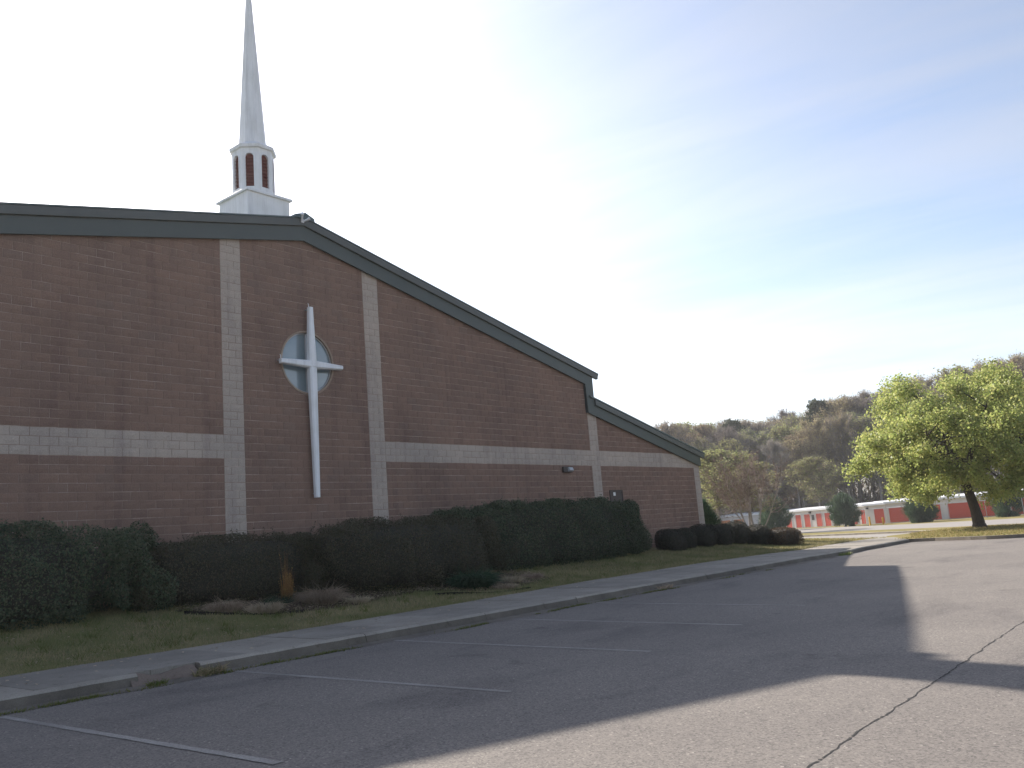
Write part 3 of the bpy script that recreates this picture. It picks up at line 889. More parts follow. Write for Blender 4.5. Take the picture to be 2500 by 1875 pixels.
# the main rake board runs to the outside of the upright; the upright hangs below it
f1 = MB()
f1.prism_y([(slt[0]-VW, main_lo(slt[0])+0.0), (slt[0], main_lo(slt[0])), (ap[0], ap[1]), (srt[0], main_lo(srt[0])), (vr, main_lo(srt[0])), (vr, main_lo(vr)+FH), (ap[0], ap[1]+FH), (vl, main_lo(vl)+FH)], FY, FY+.05)
fascia = ch('fascia', f1.mesh('fascia', M['fascia']))
for sx in (1, -1):
    f2 = MB()
    mxr = lambda x: ap[0]+sx*(x-ap[0])
    poly = [(wl[0]-0.0, wing_lo(wl[0])), (er, wing_lo(er)), (er, wing_lo(er)+FH), (vr, wing_lo(vr)+FH), (vr, main_lo(srt[0])-0.002), (srt[0]+0.03, main_lo(srt[0])-0.002)]
    poly = [(mxr(x), z) for x, z in poly]
    if sx < 0: poly = poly[::-1]
    f2.prism_y(poly, FY, FY+.05)
    ch('lower_fascia', f2.mesh('lower_fascia', M['fascia']))
tipx = vr+0.3
t1 = MB()
t1.prism_y([(2*ap[0]-tipx, main_lo(2*ap[0]-tipx)+FH+.004), (ap[0], ap[1]+FH+.004), (tipx, main_lo(tipx)+FH+.004), (tipx+.05, main_lo(tipx)+FH+TH-.02), (ap[0], ap[1]+FH+TH), (2*ap[0]-tipx-.05, main_lo(2*ap[0]-tipx)+FH+TH-.02)], FY-.07, FY+.05)
ch('rake_trim', t1.mesh('rake_trim', M['trim'], 0.008))
t1 = MB()
t1.prism_y([(2*ap[0]-tipx-.05, main_lo(2*ap[0]-tipx)+FH+TH-.016), (ap[0], ap[1]+FH+TH+.004), (tipx+.05, main_lo(tipx)+FH+TH-.016), (tipx+.05, main_lo(tipx)+FH+TH+.02), (ap[0], ap[1]+FH+TH+.045), (2*ap[0]-tipx-.05, main_lo(2*ap[0]-tipx)+FH+TH+.02)], FY-.085, FY+.05)
ch('drip_edge', t1.mesh('drip_edge', M['roof']))
for sx in (1, -1):
    e2 = er+0.3
    P = [(vr+.003, wing_lo(vr)+FH+.004), (e2, wing_lo(e2)+FH+.004), (e2+.05, wing_lo(e2)+FH+TH-.02), (vr+.003, wing_lo(vr)+FH+TH)]
    P = [(ap[0]+sx*(x-ap[0]), z) for x, z in P]
    if sx < 0: P = P[::-1]
    t1 = MB(); t1.prism_y(P, FY-.07, FY+.05)
    ch('lower_rake_trim', t1.mesh('lower_rake_trim', M['trim'], 0.008))
    # lower roof
    R = [(STEP_R+.03, wing_lo(STEP_R)+FH+TH+.02), (e2+.1, wing_lo(e2)+FH+TH-.0), (e2+.1, wing_lo(e2)+FH+TH+.06), (STEP_R+.03, wing_lo(STEP_R)+FH+TH+.08)]
    R = [(ap[0]+sx*(x-ap[0]), z) for x, z in R]
    if sx < 0: R = R[::-1]
    t1 = MB(); t1.prism_y(R, FY-.06, WALL_Y+32)
    ch('lower_roof', t1.mesh('lower_roof', M['roof']))
# soffit returns between the boards and the wall
s_ = MB()
for (xa, za), (xb, zb) in ((slt, ap), (ap, srt), ((wl[0], wing_lo(wl[0])), (er, wing_lo(er))), ((2*ap[0]-er, wing_lo(er)), (2*ap[0]-wl[0], wing_lo(wl[0])))):
    s_.prism_y([(xa, za+.05), (xb, zb+.05), (xb, zb+.07), (xa, za+.07)], FY+.05, WALL_Y+.005)
for xx in (srt[0]+.06, slt[0]-.08):
    s_.box(xx, xx+.02, FY+.05, WALL_Y+.005, wing_lo(wl[0]), main_lo(srt[0]))
ch('soffit', s_.mesh('soffit', M['soffit']))
# main roof
TOPH = FH+TH
def roof_z(x): return main_lo(x)+TOPH-0.03
rt = MB()
rt.prism_y([(2*ap[0]-tipx-.1, roof_z(2*ap[0]-tipx-.1)), (ap[0], ap[1]+TOPH-.03), (ap[0], ap[1]+TOPH+.03), (2*ap[0]-tipx-.1, roof_z(2*ap[0]-tipx-.1)+.06)], FY-.05, WALL_Y+32)
rt.prism_y([(ap[0], ap[1]+TOPH-.03), (tipx+.1, roof_z(tipx+.1)), (tipx+.1, roof_z(tipx+.1)+.06), (ap[0], ap[1]+TOPH+.03)], FY-.05, WALL_Y+32)
roof = ch('roof', rt.mesh('roof', M['roof']))
rt = MB()
rt.prism_y([(ap[0]-.34, ap[1]+TOPH-.03), (ap[0]+.34, ap[1]+TOPH-.05), (ap[0]+.34, ap[1]+TOPH+.045), (ap[0]+.02, ap[1]+TOPH+.17), (ap[0]-.34, ap[1]+TOPH+.05)], FY-.1, WALL_Y+32)
o = bpy.data.objects.new('ridge_cap', rt.mesh('ridge_cap', M['roof'])); COL.objects.link(o); o.parent = roof

# --- steeple
SX, SY, SW = 7.68, 21.95, 0.745
st = MB(); st.box(SX-SW, SX+SW, SY-SW, SY+SW, 10.6, 12.22)
steeple = ch('steeple', st.mesh('steeple', M['white'], 0.01))
def stp(name, mesh):
    o = bpy.data.objects.new(name, mesh); COL.objects.link(o); o.parent = steeple; return o
def frustum(levels, n=8, rot=math.pi/8):
    m_ = MB(); V = []
    for r, z in levels: V += [(SX+r*math.cos(rot+2*math.pi*k/n), SY+r*math.sin(rot+2*math.pi*k/n), z) for k in range(n)]
    Fq = [tuple(range(n-1, -1, -1)), tuple(range((len(levels)-1)*n, len(levels)*n))]
    for a in range(len(levels)-1): Fq += [(a*n+k, a*n+(k+1) % n, (a+1)*n+(k+1) % n, (a+1)*n+k) for k in range(n)]
    return m_.add(V, Fq)
q4 = math.pi/4
stp('skirt', frustum([((SW+.07)*1.414, 12.20), ((SW+.07)*1.414, 12.27), (0.80, 12.40)], 4, q4).mesh('skirt', M['white'], 0.006))
RB = 0.635
# belfry: eight posts, arched heads and sills round a hollow core, so that the openings are real
ap_r = RB*math.cos(math.pi/8); side = 2*RB*math.sin(math.pi/8)
ZB0, ZB1, ZT = 12.36, 12.52, 13.77
ow = side*0.5; oh_top = 13.58
for k in range(8):
    a = k*math.pi/4
    nrm = Vector((math.cos(a), math.sin(a), 0)); tan = Vector((-math.sin(a), math.cos(a), 0))
    c = Vector((SX, SY, 0))
    def fp(s_, z, d=0): p = c+nrm*(ap_r-d)+tan*s_; return (p.x, p.y, z)
    hs = side/2; ho = ow/2
    arch = [(ho*math.cos(math.pi*i/10), oh_top-ho+ho*math.sin(math.pi*i/10)) for i in range(11)]
    inner_loop = [(ho, ZB1), *arch, (-ho, ZB1)]
    outer_loop = [(hs, ZB1)]+[(hs if i < 5 else (0 if i == 5 else -hs), ZT) if i != 0 and i != 10 else ((hs, oh_top-ho) if i == 0 else (-hs, oh_top-ho)) for i in range(11)]+[(-hs, ZB1)]
    m_ = MB(); n_ = len(inner_loop)
    m_.add([fp(s_, z) for s_, z in outer_loop]+[fp(s_, z) for s_, z in inner_loop]+[fp(s_, z, .06) for s_, z in inner_loop],
           [(i, i+1, n_+i+1, n_+i) for i in range(n_-1)]+[(n_+i, n_+i+1, 2*n_+i+1, 2*n_+i) for i in range(n_-1)])
    m_.add([fp(-hs, ZB0), fp(hs, ZB0), fp(hs, ZB1), fp(-hs, ZB1)], [(0, 1, 2, 3)])
    m_.add([fp(-ho, ZB1), fp(ho, ZB1), fp(ho, ZB1, .06), fp(-ho, ZB1, .06)], [(0, 1, 2, 3)])
    stp('belfry_panel', m_.mesh('belfry_panel', M['white']))
    # raised arched casing
    m_ = MB(); ins = inner_loop; outs = [(s_*1.28, z if z < ZB1+.01 else (z+(0.03 if abs(s_) < ho*0.98 else 0))) for s_, z in inner_loop]
    m_.add([fp(s_, z, -.02) for s_, z in ins]+[fp(s_, z, -.02) for s_, z in outs]+[fp(s_, z, 0.004) for s_, z in outs]+[fp(s_, z, .004) for s_, z in ins],
           [(i, i+1, n_+i+1, n_+i) for i in range(n_-1)]+[(n_+i, n_+i+1, 2*n_+i+1, 2*n_+i) for i in range(n_-1)]+[(i, i+1, 3*n_+i+1, 3*n_+i) for i in range(n_-1)])
    stp('casing', m_.mesh('casing', M['white']))
    m_ = MB()
    m_.add([fp(s_, z, .055) for s_, z in ins], [tuple(range(n_))])
    for i in range(9):
        z0 = ZB1+.02+i*0.11
        m_.add([fp(-ho, z0, .02), fp(ho, z0, .02), fp(ho, z0+.06, .052), fp(-ho, z0+.06, .052)], [(0, 1, 2, 3)])
    stp('louvre', m_.mesh('louvre', M['louvre']))
stp('cornice', frustum([(RB*0.9, 13.74), (RB+.07, 13.77), (RB+.085, 13.86), (RB+.03, 13.9), (0.46, 14.03)]).mesh('cornice', M['white'], 0.005))
stp('spire', frustum([(0.428, 13.98), (0.418, 14.1), (0.03, 20.05), (0.004, 20.15)]).mesh('spire', M['white']))

# --- cross on the wall
CR = Vector((RIDGE_X-0.0, WALL_Y-0.2, EYE+5.16))
cross = empty('wall_cross', CR)
tag(cross, 'tall white metal cross with tapering arms mounted over the round window', 'cross')
def arm(length, axis, w0, w1, dp=0.11):
    """tapered arm with a raised spine, growing from the hub along axis (unit x/z)"""
    ax = Vector((axis[0], 0, axis[1])); pr = Vector((axis[1], 0, -axis[0]))
    V = []
    for t, w, d in ((0, w0, dp), (length, w1, dp*0.75)):
        c = ax*t
        for s_, y in ((-1, d), (-1, -d*0.12), (-.62, -d*.55), (.62, -d*.55), (1, -d*0.12), (1, d)):
            q = c+pr*(s_*w/2); V.append((q.x, y, q.z))
    m_ = MB(); m_.add(V, [(0, 1, 2, 3, 4, 5), (11, 10, 9, 8, 7, 6)]+[(i, 6+i, 6+(i+1) % 6, (i+1) % 6) for i in range(6)])
    return m_.mesh('arm', M['cross'], 0.004)
for ln, axd, w0, w1 in ((1.66, (0, 1), .26, .14), (3.72, (0, -1), .26, .145), (1.08, (-1, 0), .235, .13), (1.05, (1, 0), .235, .13)):
    child('arm', arm(ln, axd, w0, w1), cross)
m_ = MB()
h_ = .125
m_.add([(-h_, .1, -h_), (h_, .1, -h_), (h_, .1, h_), (-h_, .1, h_), (-h_*.62, -.075, -h_*.62), (h_*.62, -.075, -h_*.62), (h_*.62, -.075, h_*.62), (-h_*.62, -.075, h_*.62)],
       [(3, 2, 1, 0), (4, 5, 6, 7), (0, 1, 5, 4), (1, 2, 6, 5), (2, 3, 7, 6), (3, 0, 4, 7)])
child('hub', m_.mesh('hub', M['cross']), cross)
for bx, bz in ((-0.05, 1.6), (-1.04, 0.04), (0, -3.6), (0.95, 0)):
    m_ = MB(); m_.tube((bx, .03, bz), (bx, .205, bz), .02, .02, 8); child('bracket', m_.mesh('bracket', M['galv']), cross)
for bx, bz in ((-0.09, 1.68), (-1.09, 0.1)):
    m_ = MB(); m_.tube((bx, -.02, bz-.05), (bx, -.02, bz+.05), .012, .012, 6); m_.tube((bx, -.02, bz+.05), (bx-.03, -.02, bz+.07), .01, .006, 6)
    child('clip', m_.mesh('clip', M['cross']), cross)

# --- lamps on the church
lamp = empty('wall_lamp', (19.7, WALL_Y, 3.9)); tag(lamp, 'small dark wall pack lamp with pale lens below the band', 'lamp')
m_ = MB(); m_.prism_y([(-.28, -.12), (.28, -.12), (.28, .1), (-.28, .1)], -.1, 0.0); child('housing', m_.mesh('housing', M['bronze'], .012), lamp)
m_ = MB(); m_.add([(-.02, -.1, -.1), (.25, -.1, -.1), (.25, -.1, .07), (-.02, -.1, .07), (-.0, -.2, -.05), (.23, -.2, -.05), (.23, -.15, .07), (.0, -.15, .07)],
                  [(4, 5, 6, 7), (0, 1, 5, 4), (1, 2, 6, 5), (2, 3, 7, 6), (3, 0, 4, 7)]); child('lens', m_.mesh('lens', M['galv'], .004), lamp)
fl = empty('flood_light', (ap[0]-0.08, FY-.07, ap[1]+FH+.12)); tag(fl, 'tiny twin-headed pale floodlight at the peak of the gable', 'lamp')
m_ = MB(); m_.box(-.05, .05, -.03, 0, -.05, .05); child('base', m_.mesh('base', M['cross'], .004), fl)
for sx, tz in ((-1, .12), (1, .03)):
    m_ = MB(); m_.tube((sx*.03, -.03, .0), (sx*.09, -.14, tz), .028, .03, 10); m_.tube((sx*.09, -.14, tz), (sx*.13, -.19, tz+.03), .035, .05, 12); child('lamp_head', m_.mesh('lamp_head', M['cross']), fl)

# ------------------------------------------------------------------ plants
def unit(v): return v/np.maximum(1e-9, np.linalg.norm(v, axis=-1, keepdims=True))
def rand_dirs(n, rng): return unit(rng.normal(size=(n, 3)))
def leaf_quads(P, size, rng, outward=None, bias=0.6, aspect=0.55, droop=0.0):
    """one small pointed leaf (rhombus) for each point"""
    n = len(P)
    nrm = rand_dirs(n, rng)
    if outward is not None: nrm = unit(nrm*(1-bias)+outward*bias)
    a = unit(np.cross(nrm, rand_dirs(n, rng)))
    if droop: a = unit(a+np.array([0, 0, -droop]))
    b = unit(np.cross(nrm, a))
    s = np.asarray(size)[:, None] if np.ndim(size) else np.full((n, 1), size)
    V = np.stack([P-a*s*.5, P+b*s*.5*aspect+nrm*s*.06, P+a*s*.5, P-b*s*.5*aspect+nrm*s*.06], 1).reshape(-1, 3)
    F = np.arange(n*4).reshape(n, 4)
    return V, F
def spikes(P, D, length, width, rng):
    """thin pointed triangles: twigs, blades, needles"""
    n = len(P); D = unit(D); side = unit(np.cross(D, rand_dirs(n, rng)))
    Ln = np.asarray(length).reshape(-1, 1) if np.ndim(length) else np.full((n, 1), length)
    W = np.asarray(width).reshape(-1, 1) if np.ndim(width) else np.full((n, 1), width)
    V = np.stack([P-side*W*.5, P+side*W*.5, P+D*Ln], 1).reshape(-1, 3)
    return V, np.arange(n*3).reshape(n, 3)
def curved_blades(P, D, length, width, bend, rng):
    """two-piece blade that bends over"""
    n = len(P); D = unit(D); side = unit(np.cross(D, rand_dirs(n, rng)))
    Ln = np.asarray(length).reshape(-1, 1); W = np.asarray(width).reshape(-1, 1)
    mid = P+D*Ln*.55; D2 = unit(D+np.array([0, 0, -1.0])*np.asarray(bend).reshape(-1, 1)+D*[1, 1, 0]*np.asarray(bend).reshape(-1, 1))
    tip = mid+D2*Ln*.5
    V = np.stack([P-side*W*.5, P+side*W*.5, mid+side*W*.4, mid-side*W*.4, tip+side*W*.06, tip-side*W*.06], 1).reshape(-1, 3)
    k = np.arange(n)[:, None]*6
    F = np.concatenate([k+np.array([[0, 1, 2, 3]]), k+np.array([[3, 2, 4, 5]])])
    return V, F
def tubes(segs, n=6):
    """list of (p0,p1,r0,r1) to one vertex/face set"""
    S = np.array([np.r_[a, b, c, d] for a, b, c, d in segs], float)
    p0, p1, r0, r1 = S[:, :3], S[:, 3:6], S[:, 6:7], S[:, 7:8]
    d = unit(p1-p0); ref = np.where(np.abs(d[:, 2:3]) > .9, np.array([[1., 0, 0]]), np.array([[0, 0, 1.]]))
    a = unit(np.cross(d, ref)); b = np.cross(d, a)
    ring0, ring1 = [], []
    for k in range(n):
        t = 2*math.pi*k/n; o = a*math.cos(t)+b*math.sin(t)
        ring0.append(p0+o*r0); ring1.append(p1+o*r1)
    V = np.concatenate([np.stack(ring0, 1), np.stack(ring1, 1)], 1).reshape(-1, 3)
    base = np.arange(len(S))[:, None]*2*n
    F = np.concatenate([base+np.array([[k, (k+1) % n, n+(k+1) % n, n+k]]) for k in range(n)])
    return V, F

def hedge_mesh(half, p, n, size, mat, seed, lump=0.08, shell=0.3):
    rng = np.random.default_rng(seed); a, b, c = half
    Q = rng.uniform(-1.08, 1.08, size=(n*9, 3)); Q[:, 2] = rng.uniform(-1.0, 1.08, size=len(Q))
    val = (np.abs(Q)**p).sum(1)**(1/p)
    W = Q*np.array(half)
    f = 2.4
    lum = lump*(np.sin(W[:, 0]*f+seed)*np.cos(W[:, 2]*f*1.3+W[:, 1]*f)+0.6*np.sin(W[:, 0]*f*2.7+W[:, 2]*3.1+seed*2)*np.cos(W[:, 1]*f*2.2))
    keep = (val < 1.0+lum) & (val > 1.0-shell+lum) 
    # denser toward the surface
    keep &= rng.random(len(Q)) < np.clip((val-(1-shell+lum))/shell, 0.12, 1)**1.2+0.05
    W = W[keep][:n]; Q = Q[keep][:n]
    out = unit(np.sign(Q)*np.abs(Q)**(p-1)/np.array(half))
    V, F = leaf_quads(W, size*rng.uniform(.6, 1.35, len(W)), rng, out, 0.45, 0.6)
    return np_mesh('foliage', V, F, mat)
def hedge_core(half, p, seed, k=0.8, mat=None):
    nu, nv = 26, 14; V = []; F = []
    for j in range(nv+1):
        ph = -math.pi/2+math.pi*j/nv
        for i in range(nu):
            th = 2*math.pi*i/nu
            d = np.array([math.cos(ph)*math.cos(th), math.cos(ph)*math.sin(th), math.sin(ph)])
            r = 1/((np.abs(d)**p).sum()**(1/p))
            q = d*r*np.array(half)*k*(1+.03*math.sin(i*3.1+j*2.3+seed)); V.append(q)
    for j in range(nv):
        for i in range(nu): F.append((j*nu+i, j*nu+(i+1) % nu, (j+1)*nu+(i+1) % nu, (j+1)*nu+i))
    return np_mesh('branches', np.array(V), np.array(F), mat or M['hedge_core'], True)
def hedge(name, label, cat, x0, x1, y0, y1, top, n, size, mat, seed, p=5, group=None, zb=None, lump=0.08, shell=0.3):
    cx, cy = (x0+x1)/2, (y0+y1)/2; gz_ = float(lz(cx, cy)) if zb is None else zb
    half = ((x1-x0)/2, (y1-y0)/2, (top-gz_+0.15)/2)
    o = empty(name, (cx, cy, gz_)); tag(o, label, cat, group)
    zc = half[2]-0.15
    child('foliage', hedge_mesh(half, p, n, size, mat, seed, lump, shell), o, (0, 0, zc))
    child('branches', hedge_core(half, p, seed), o, (0, 0, zc))
    if n > 20000:
        rng = np.random.default_rng(seed+900); k = int(half[0]*26)
        xy = rng.uniform(-.86, .86, (k, 2)); tz = half[2]*np.clip(1-np.abs(xy[:, 0])**p-np.abs(xy[:, 1])**p, .02, 1)**(1/p)
        P0 = np.column_stack([xy[:, 0]*half[0], xy[:, 1]*half[1], tz-.05]); D0 = unit(np.column_stack([rng.normal(size=(k, 2))*.35, np.ones(k)])); L0 = rng.uniform(.08, .34, k)*(rng.random(k)**.7)
        V, F = spikes(P0, D0, L0+.05, .008, rng); child('stray_shoots', np_mesh('stray_shoots', V, F, M['hedge_core']), o, (0, 0, zc))
        j = np.repeat(np.arange(k), 9); t_ = rng.uniform(.1, 1.0, len(j)); Q0 = P0[j]+D0[j]*(L0[j]*t_)[:, None]+rng.normal(size=(len(j), 3))*.02
        V, F = leaf_quads(Q0, size*rng.uniform(.6, 1.2, len(j)), rng, None, .5, .6); child('shoot_leaves', np_mesh('shoot_leaves', V, F, mat), o, (0, 0, zc))
    return o
hedge('hedge', 'tall glossy dark green hedge at the left edge against the church wall', 'hedge', -9.5, 2.5, 17.5, 19.6, 2.5, 110000, 0.055, M['hedge_green'], 3, 3.6, lump=.15)
hedge('hedge', 'low olive brown hedge behind the tall dry grass, below the left pilaster', 'hedge', 2.0, 7.0, 17.75, 19.55, 2.08, 52000, 0.042, M['hedge_olive'], 5, 3.6, lump=.13)
hedge('hedge', 'dark olive rounded hedge below the cross, bulging toward the sidewalk', 'hedge', 5.9, 13.0, 16.75, 19.5, 2.27, 80000, 0.045, M['hedge_olive'], 8, 3.2, lump=.13)
hedge('hedge', 'long clipped green hedge running right up to the brown door', 'hedge', 11.4, 22.9, 18.0, 19.6, 2.66, 105000, 0.06, M['hedge_green'], 11, 3.8, lump=.09)
# row of small clipped shrubs at the right end of the wall
sh = [(24.75, 18.55, .62, .9, 'shrub_dark', 'round dark clipped shrub, first of the row right of the door'),
      (26.3, 18.75, .5, .85, 'shrub_dark', 'narrow dark clipped shrub, second in the row right of the door'),
      (27.75, 18.7, .66, .98, 'shrub_dark', 'round dark clipped shrub, third in the row right of the door'),
      (29.25, 18.6, .6, .98, 'shrub_dark', 'dark clipped shrub just left of the church corner'),
      (30.75, 18.6, .72, 1.1, 'shrub_dark', 'tallest dark clipped shrub, right in front of the church corner'),
      (31.9, 18.0, .66, .98, 'shrub_dark', 'dark shrub with a sunlit top just past the church corner')]
for i, (x, y, r, h, mk, lb) in enumerate(sh):
    g_ = float(lz(x, y))
    hedge('clipped_shrub', lb, 'shrub', x-r, x+r, y-r, y+r, g_+h, 9000, 0.042, M[mk], 30+i, 2.6, 'clipped shrubs at the end of the wall')
hedge('clipped_shrub', 'wide reddish brown shrub ending the row, its top in the sun', 'shrub', 31.7, 34.5, 16.6, 18.1, float(lz(33, 17.3))+.86, 14000, 0.042, M['shrub_red'], 41, 3, 'clipped shrubs at the end of the wall')

def drape(x, y): return float(lz(x, y))
# planting beds with black edging, litter, dry clumps
def bed(name, poly):
    cx = sum(p[0] for p in poly)/len(poly); cy = sum(p[1] for p in poly)/len(poly)
    V = []; R = 7; n = len(poly)
    for j in range(R+1):
        for (x, y) in poly:
            t = j/R; xx = cx+(x-cx)*t; yy = cy+(y-cy)*t; V.append((xx, yy, drape(xx, yy)+0.015+0.05*(1-t**2)))
    F = [(j*n+i, j*n+(i+1) % n, (j+1)*n+(i+1) % n, (j+1)*n+i) for j in range(R) for i in range(n)]
    o = obj(name, np_mesh(name, V, F, M['bed'], True)); o['kind'] = 'structure'; return o
bed1 = [(2.6, 17.9), (2.9, 17.2), (3.4, 16.8), (3.9, 16.35), (4.6, 16.15), (5.4, 16.05), (6.2, 16.1), (7.2, 16.5), (9, 16.8), (8, 18.6), (4, 18.9)]
bed2 = [(8.2, 17.2), (9.3, 16.35), (10.1, 15.75), (11.0, 15.6), (12.2, 15.8), (13.4, 16.2), (14.0, 16.9), (14.3, 17.9), (13.8, 18.6), (11.5, 18.8)]
bed('planting_bed', bed1); bed('planting_bed', bed2)
def edging(name, pts, label):
    P = poly_pts(pts, 0, 1e9, 0.12); m_ = MB()
    c = P[len(P)//2]; o = empty(name, (c[0], c[1], drape(*c))); tag(o, label, 'edging', None)
    for (xa, ya), (xb, yb) in zip(P[:-1], P[1:]):
        d = np.array([xb-xa, yb-ya]); d /= np.linalg.norm(d); nn = np.array([-d[1], d[0]])*.011
        za, zb = drape(xa, ya), drape(xb, yb); h1 = .05+.02*math.sin(xa*3)
        vs = []
        for (x, y, z) in ((xa, ya, za), (xb, yb, zb)):
            for s_ in (1, -1):
                for hh in (-.05, h1): vs.append((x+nn[0]*s_-c[0], y+nn[1]*s_-c[1], z+hh-drape(*c)))
        m_.add(vs, [(0, 1, 5, 4), (2, 6, 7, 3), (1, 3, 7, 5), (0, 4, 6, 2)])
    m_.mesh_ = m_.mesh('edging_strip', M['edging']); child('edging_strip', m_.mesh_, o)
edging('garden_edging', [(2.6, 17.5), (2.9, 17.15), (3.4, 16.75), (3.95, 16.3), (4.6, 16.1)], 'black plastic edging in front of the pale dry clumps by the olive hedge')
edging('garden_edging', [(14.2, 18.5), (14.35, 17.8), (14.0, 16.85), (13.5, 16.25)], 'curved black plastic edging beside the long green hedge')
edging('garden_edging', [(8.6, 16.1), (9.4, 15.6), (10.4, 15.1), (11.0, 14.95)], 'low black edging running to the sidewalk below the dark hedge')
def dry_clump(x, y, r, h, n, label, mat='straw', up=0.9, bend=1.4, name='dry_grass_clump', w=0.011, spread=1.0):
    rng = np.random.default_rng(int(abs(x*100)+n)); o = empty(name, (x, y, drape(x, y))); tag(o, label, 'dry grass', None)
    a = rng.uniform(0, 2*math.pi, n); rr = r*np.sqrt(rng.random(n))*.55
    P = np.stack([rr*np.cos(a), rr*np.sin(a), np.full(n, .0)], -1)
    D = np.stack([np.cos(a)*rng.uniform(.1, 1.0, n), np.sin(a)*rng.uniform(.1, 1.0, n), np.full(n, up)], -1)*[spread, spread, 1]+rng.normal(size=(n, 3))*.2*min(1, spread*1.6)
    V, F = curved_blades(P, D, h*rng.uniform(.55, 1.25, n), w*rng.uniform(.6, 1.3, n), bend*rng.uniform(.4, 1.3, n), rng)
    child('blades', np_mesh('blades', V, F, M[mat]), o)
    return o
dry_clump(3.35, 17.2, .5, .36, 900, 'left pale straw-coloured clump beside the black edging')
dry_clump(3.95, 16.6, .5, .33, 900, 'low pale straw clump in front of the tall dry grass')
dry_clump(5.55, 16.75, .62, .55, 1400, 'largest drooping straw clump right of the tall dry grass')
dry_clump(6.3, 16.35, .4, .25, 500, 'faded straw clump at the right end of the left bed')
dry_clump(10.75, 15.6, .36, .24, 500, 'small pale clump beside the sidewalk in the right bed')
dry_clump(12.1, 16.5, .45, .3, 700, 'low dead clump in front of the dark hedge corner')
dry_clump(13.3, 16.75, .5, .26, 700, 'flattened dead clump inside the curved black edging')
tg = empty('tall_dry_grass', (5.05, 17.3, drape(5.05, 17.3))); tag(tg, 'tall upright golden dry grass in front of the olive hedge', 'dry grass')
rng = np.random.default_rng(51); n = 230
a = rng.uniform(0, 6.283, n); q = rng.random(n); ln_ = .3+.5*q+.38*(q > .93)*rng.random(n)*1.4
rr_ = .17*np.sqrt(rng.random(n))*(1-.55*q)
P = np.stack([rr_*np.cos(a), rr_*np.sin(a), np.zeros(n)], -1)
D = np.stack([np.cos(a)*rng.uniform(-.06, .12, n), np.sin(a)*rng.uniform(-.06, .12, n), np.ones(n)], -1)+rng.normal(size=(n, 3))*.04
V, F = curved_blades(P, D, ln_, rng.uniform(.006, .012, n), rng.uniform(0, .12, n), rng)
child('stalks', np_mesh('stalks', V, F, M['tall_straw']), tg)
j = rng.integers(0, n, 420); t_ = rng.uniform(.45, 1.0, 420)
V, F = leaf_quads(P[j]+unit(D[j])*(ln_[j]*t_)[:, None], rng.uniform(.03, .07, 420), rng, None, .5, .25)
child('seed_heads', np_mesh('seed_heads', V, F, M['tall_straw']), tg)
dry_clump(4.75, 17.2, .4, .3, 500, 'short green tuft at the foot of the tall dry grass', 'fern', .8, 1.0, 'green_tuft')
dry_clump(10.3, 16.35, .62, .62, 1600, 'blue green leafy plant at the foot of the dark hedge', 'fern', .9, 1.2, 'leafy_plant', .03)
# leaf litter on the beds, scattered: stuff
def litter(name, poly, n, seed):
    rng = np.random.default_rng(seed); P = np.array(poly); lo_, hi_ = P.min(0), P.max(0)
    q = rng.uniform(lo_, hi_, size=(n*3, 2)); inside = np.zeros(len(q), bool); j = len(P)-1
    for i in range(len(P)):
        cond = ((P[i, 1] > q[:, 1]) != (P[j, 1] > q[:, 1])) & (q[:, 0] < (P[j, 0]-P[i, 0])*(q[:, 1]-P[i, 1])/(P[j, 1]-P[i, 1]+1e-9)+P[i, 0])
        inside ^= cond; j = i
    q = q[inside][:n]; z = lz(q[:, 0], q[:, 1])+.05+rng.uniform(0, .04, len(q))
    V, F = leaf_quads(np.column_stack([q, z]), rng.uniform(.03, .09, len(q)), rng, np.tile([[0, 0, 1.]], (len(q), 1)), .7, .3)
    o = obj(name, np_mesh(name, V, F, M['straw'])); tag(o, 'dead leaves and straw scattered over the planting bed', 'litter', None, 'stuff')
litter('leaf_litter', bed1, 2600, 3); litter('leaf_litter', bed2, 3000, 4)

# lawn blades
rng = np.random.default_rng(21)
n = 190000
t = rng.random(n)**1.5
X = -4+t*42; Y = inner(X)-0.03+rng.random(n)*(18.9-inner(X)); Y = np.where(X > 31, inner(X)+rng.random(n)*6, Y)
edge = rng.random(n) < .12; Y = np.where(edge, inner(X)+rng.uniform(-.07, .1, n), Y)
P = np.column_stack([X, Y, lz(X, Y)-.005])
D = np.column_stack([rng.normal(size=(n, 2))*.45, np.ones(n)])
V, F = spikes(P, D, rng.uniform(.03, .085, n)*(1+t), rng.uniform(.006, .013, n)*(1+1.6*t), rng)
o = obj('lawn_grass', np_mesh('lawn_grass', V, F, M['grass_blade'])); tag(o, 'short mixed green and brown lawn grass between hedge and sidewalk', 'grass', None, 'stuff')

rng = np.random.default_rng(24)
nt_ = 420; tx = -4+rng.random(nt_)**1.3*36; ty = inner(tx)+rng.random(nt_)**.8*(18.3-inner(tx)); Ps, Ds, Ls = [], [], []
for x, y in zip(tx, ty):
    k = rng.integers(10, 34); r_ = rng.uniform(.03, .11)
    q = np.column_stack([x+rng.normal(size=k)*r_, y+rng.normal(size=k)*r_]); Ps.append(np.column_stack([q, lz(q[:, 0], q[:, 1])-.005]))
    Ds.append(np.column_stack([rng.normal(size=(k, 2))*.6, np.ones(k)])); Ls.append(rng.uniform(.06, .17, k))
P = np.concatenate(Ps); V, F = spikes(P, np.concatenate(Ds), np.concatenate(Ls), rng.uniform(.008, .018, len(P)), rng)
o = obj('lawn_tufts', np_mesh('lawn_tufts', V, F, M['weed'])); tag(o, 'longer green tufts and weeds scattered through the lawn', 'grass', None, 'stuff')
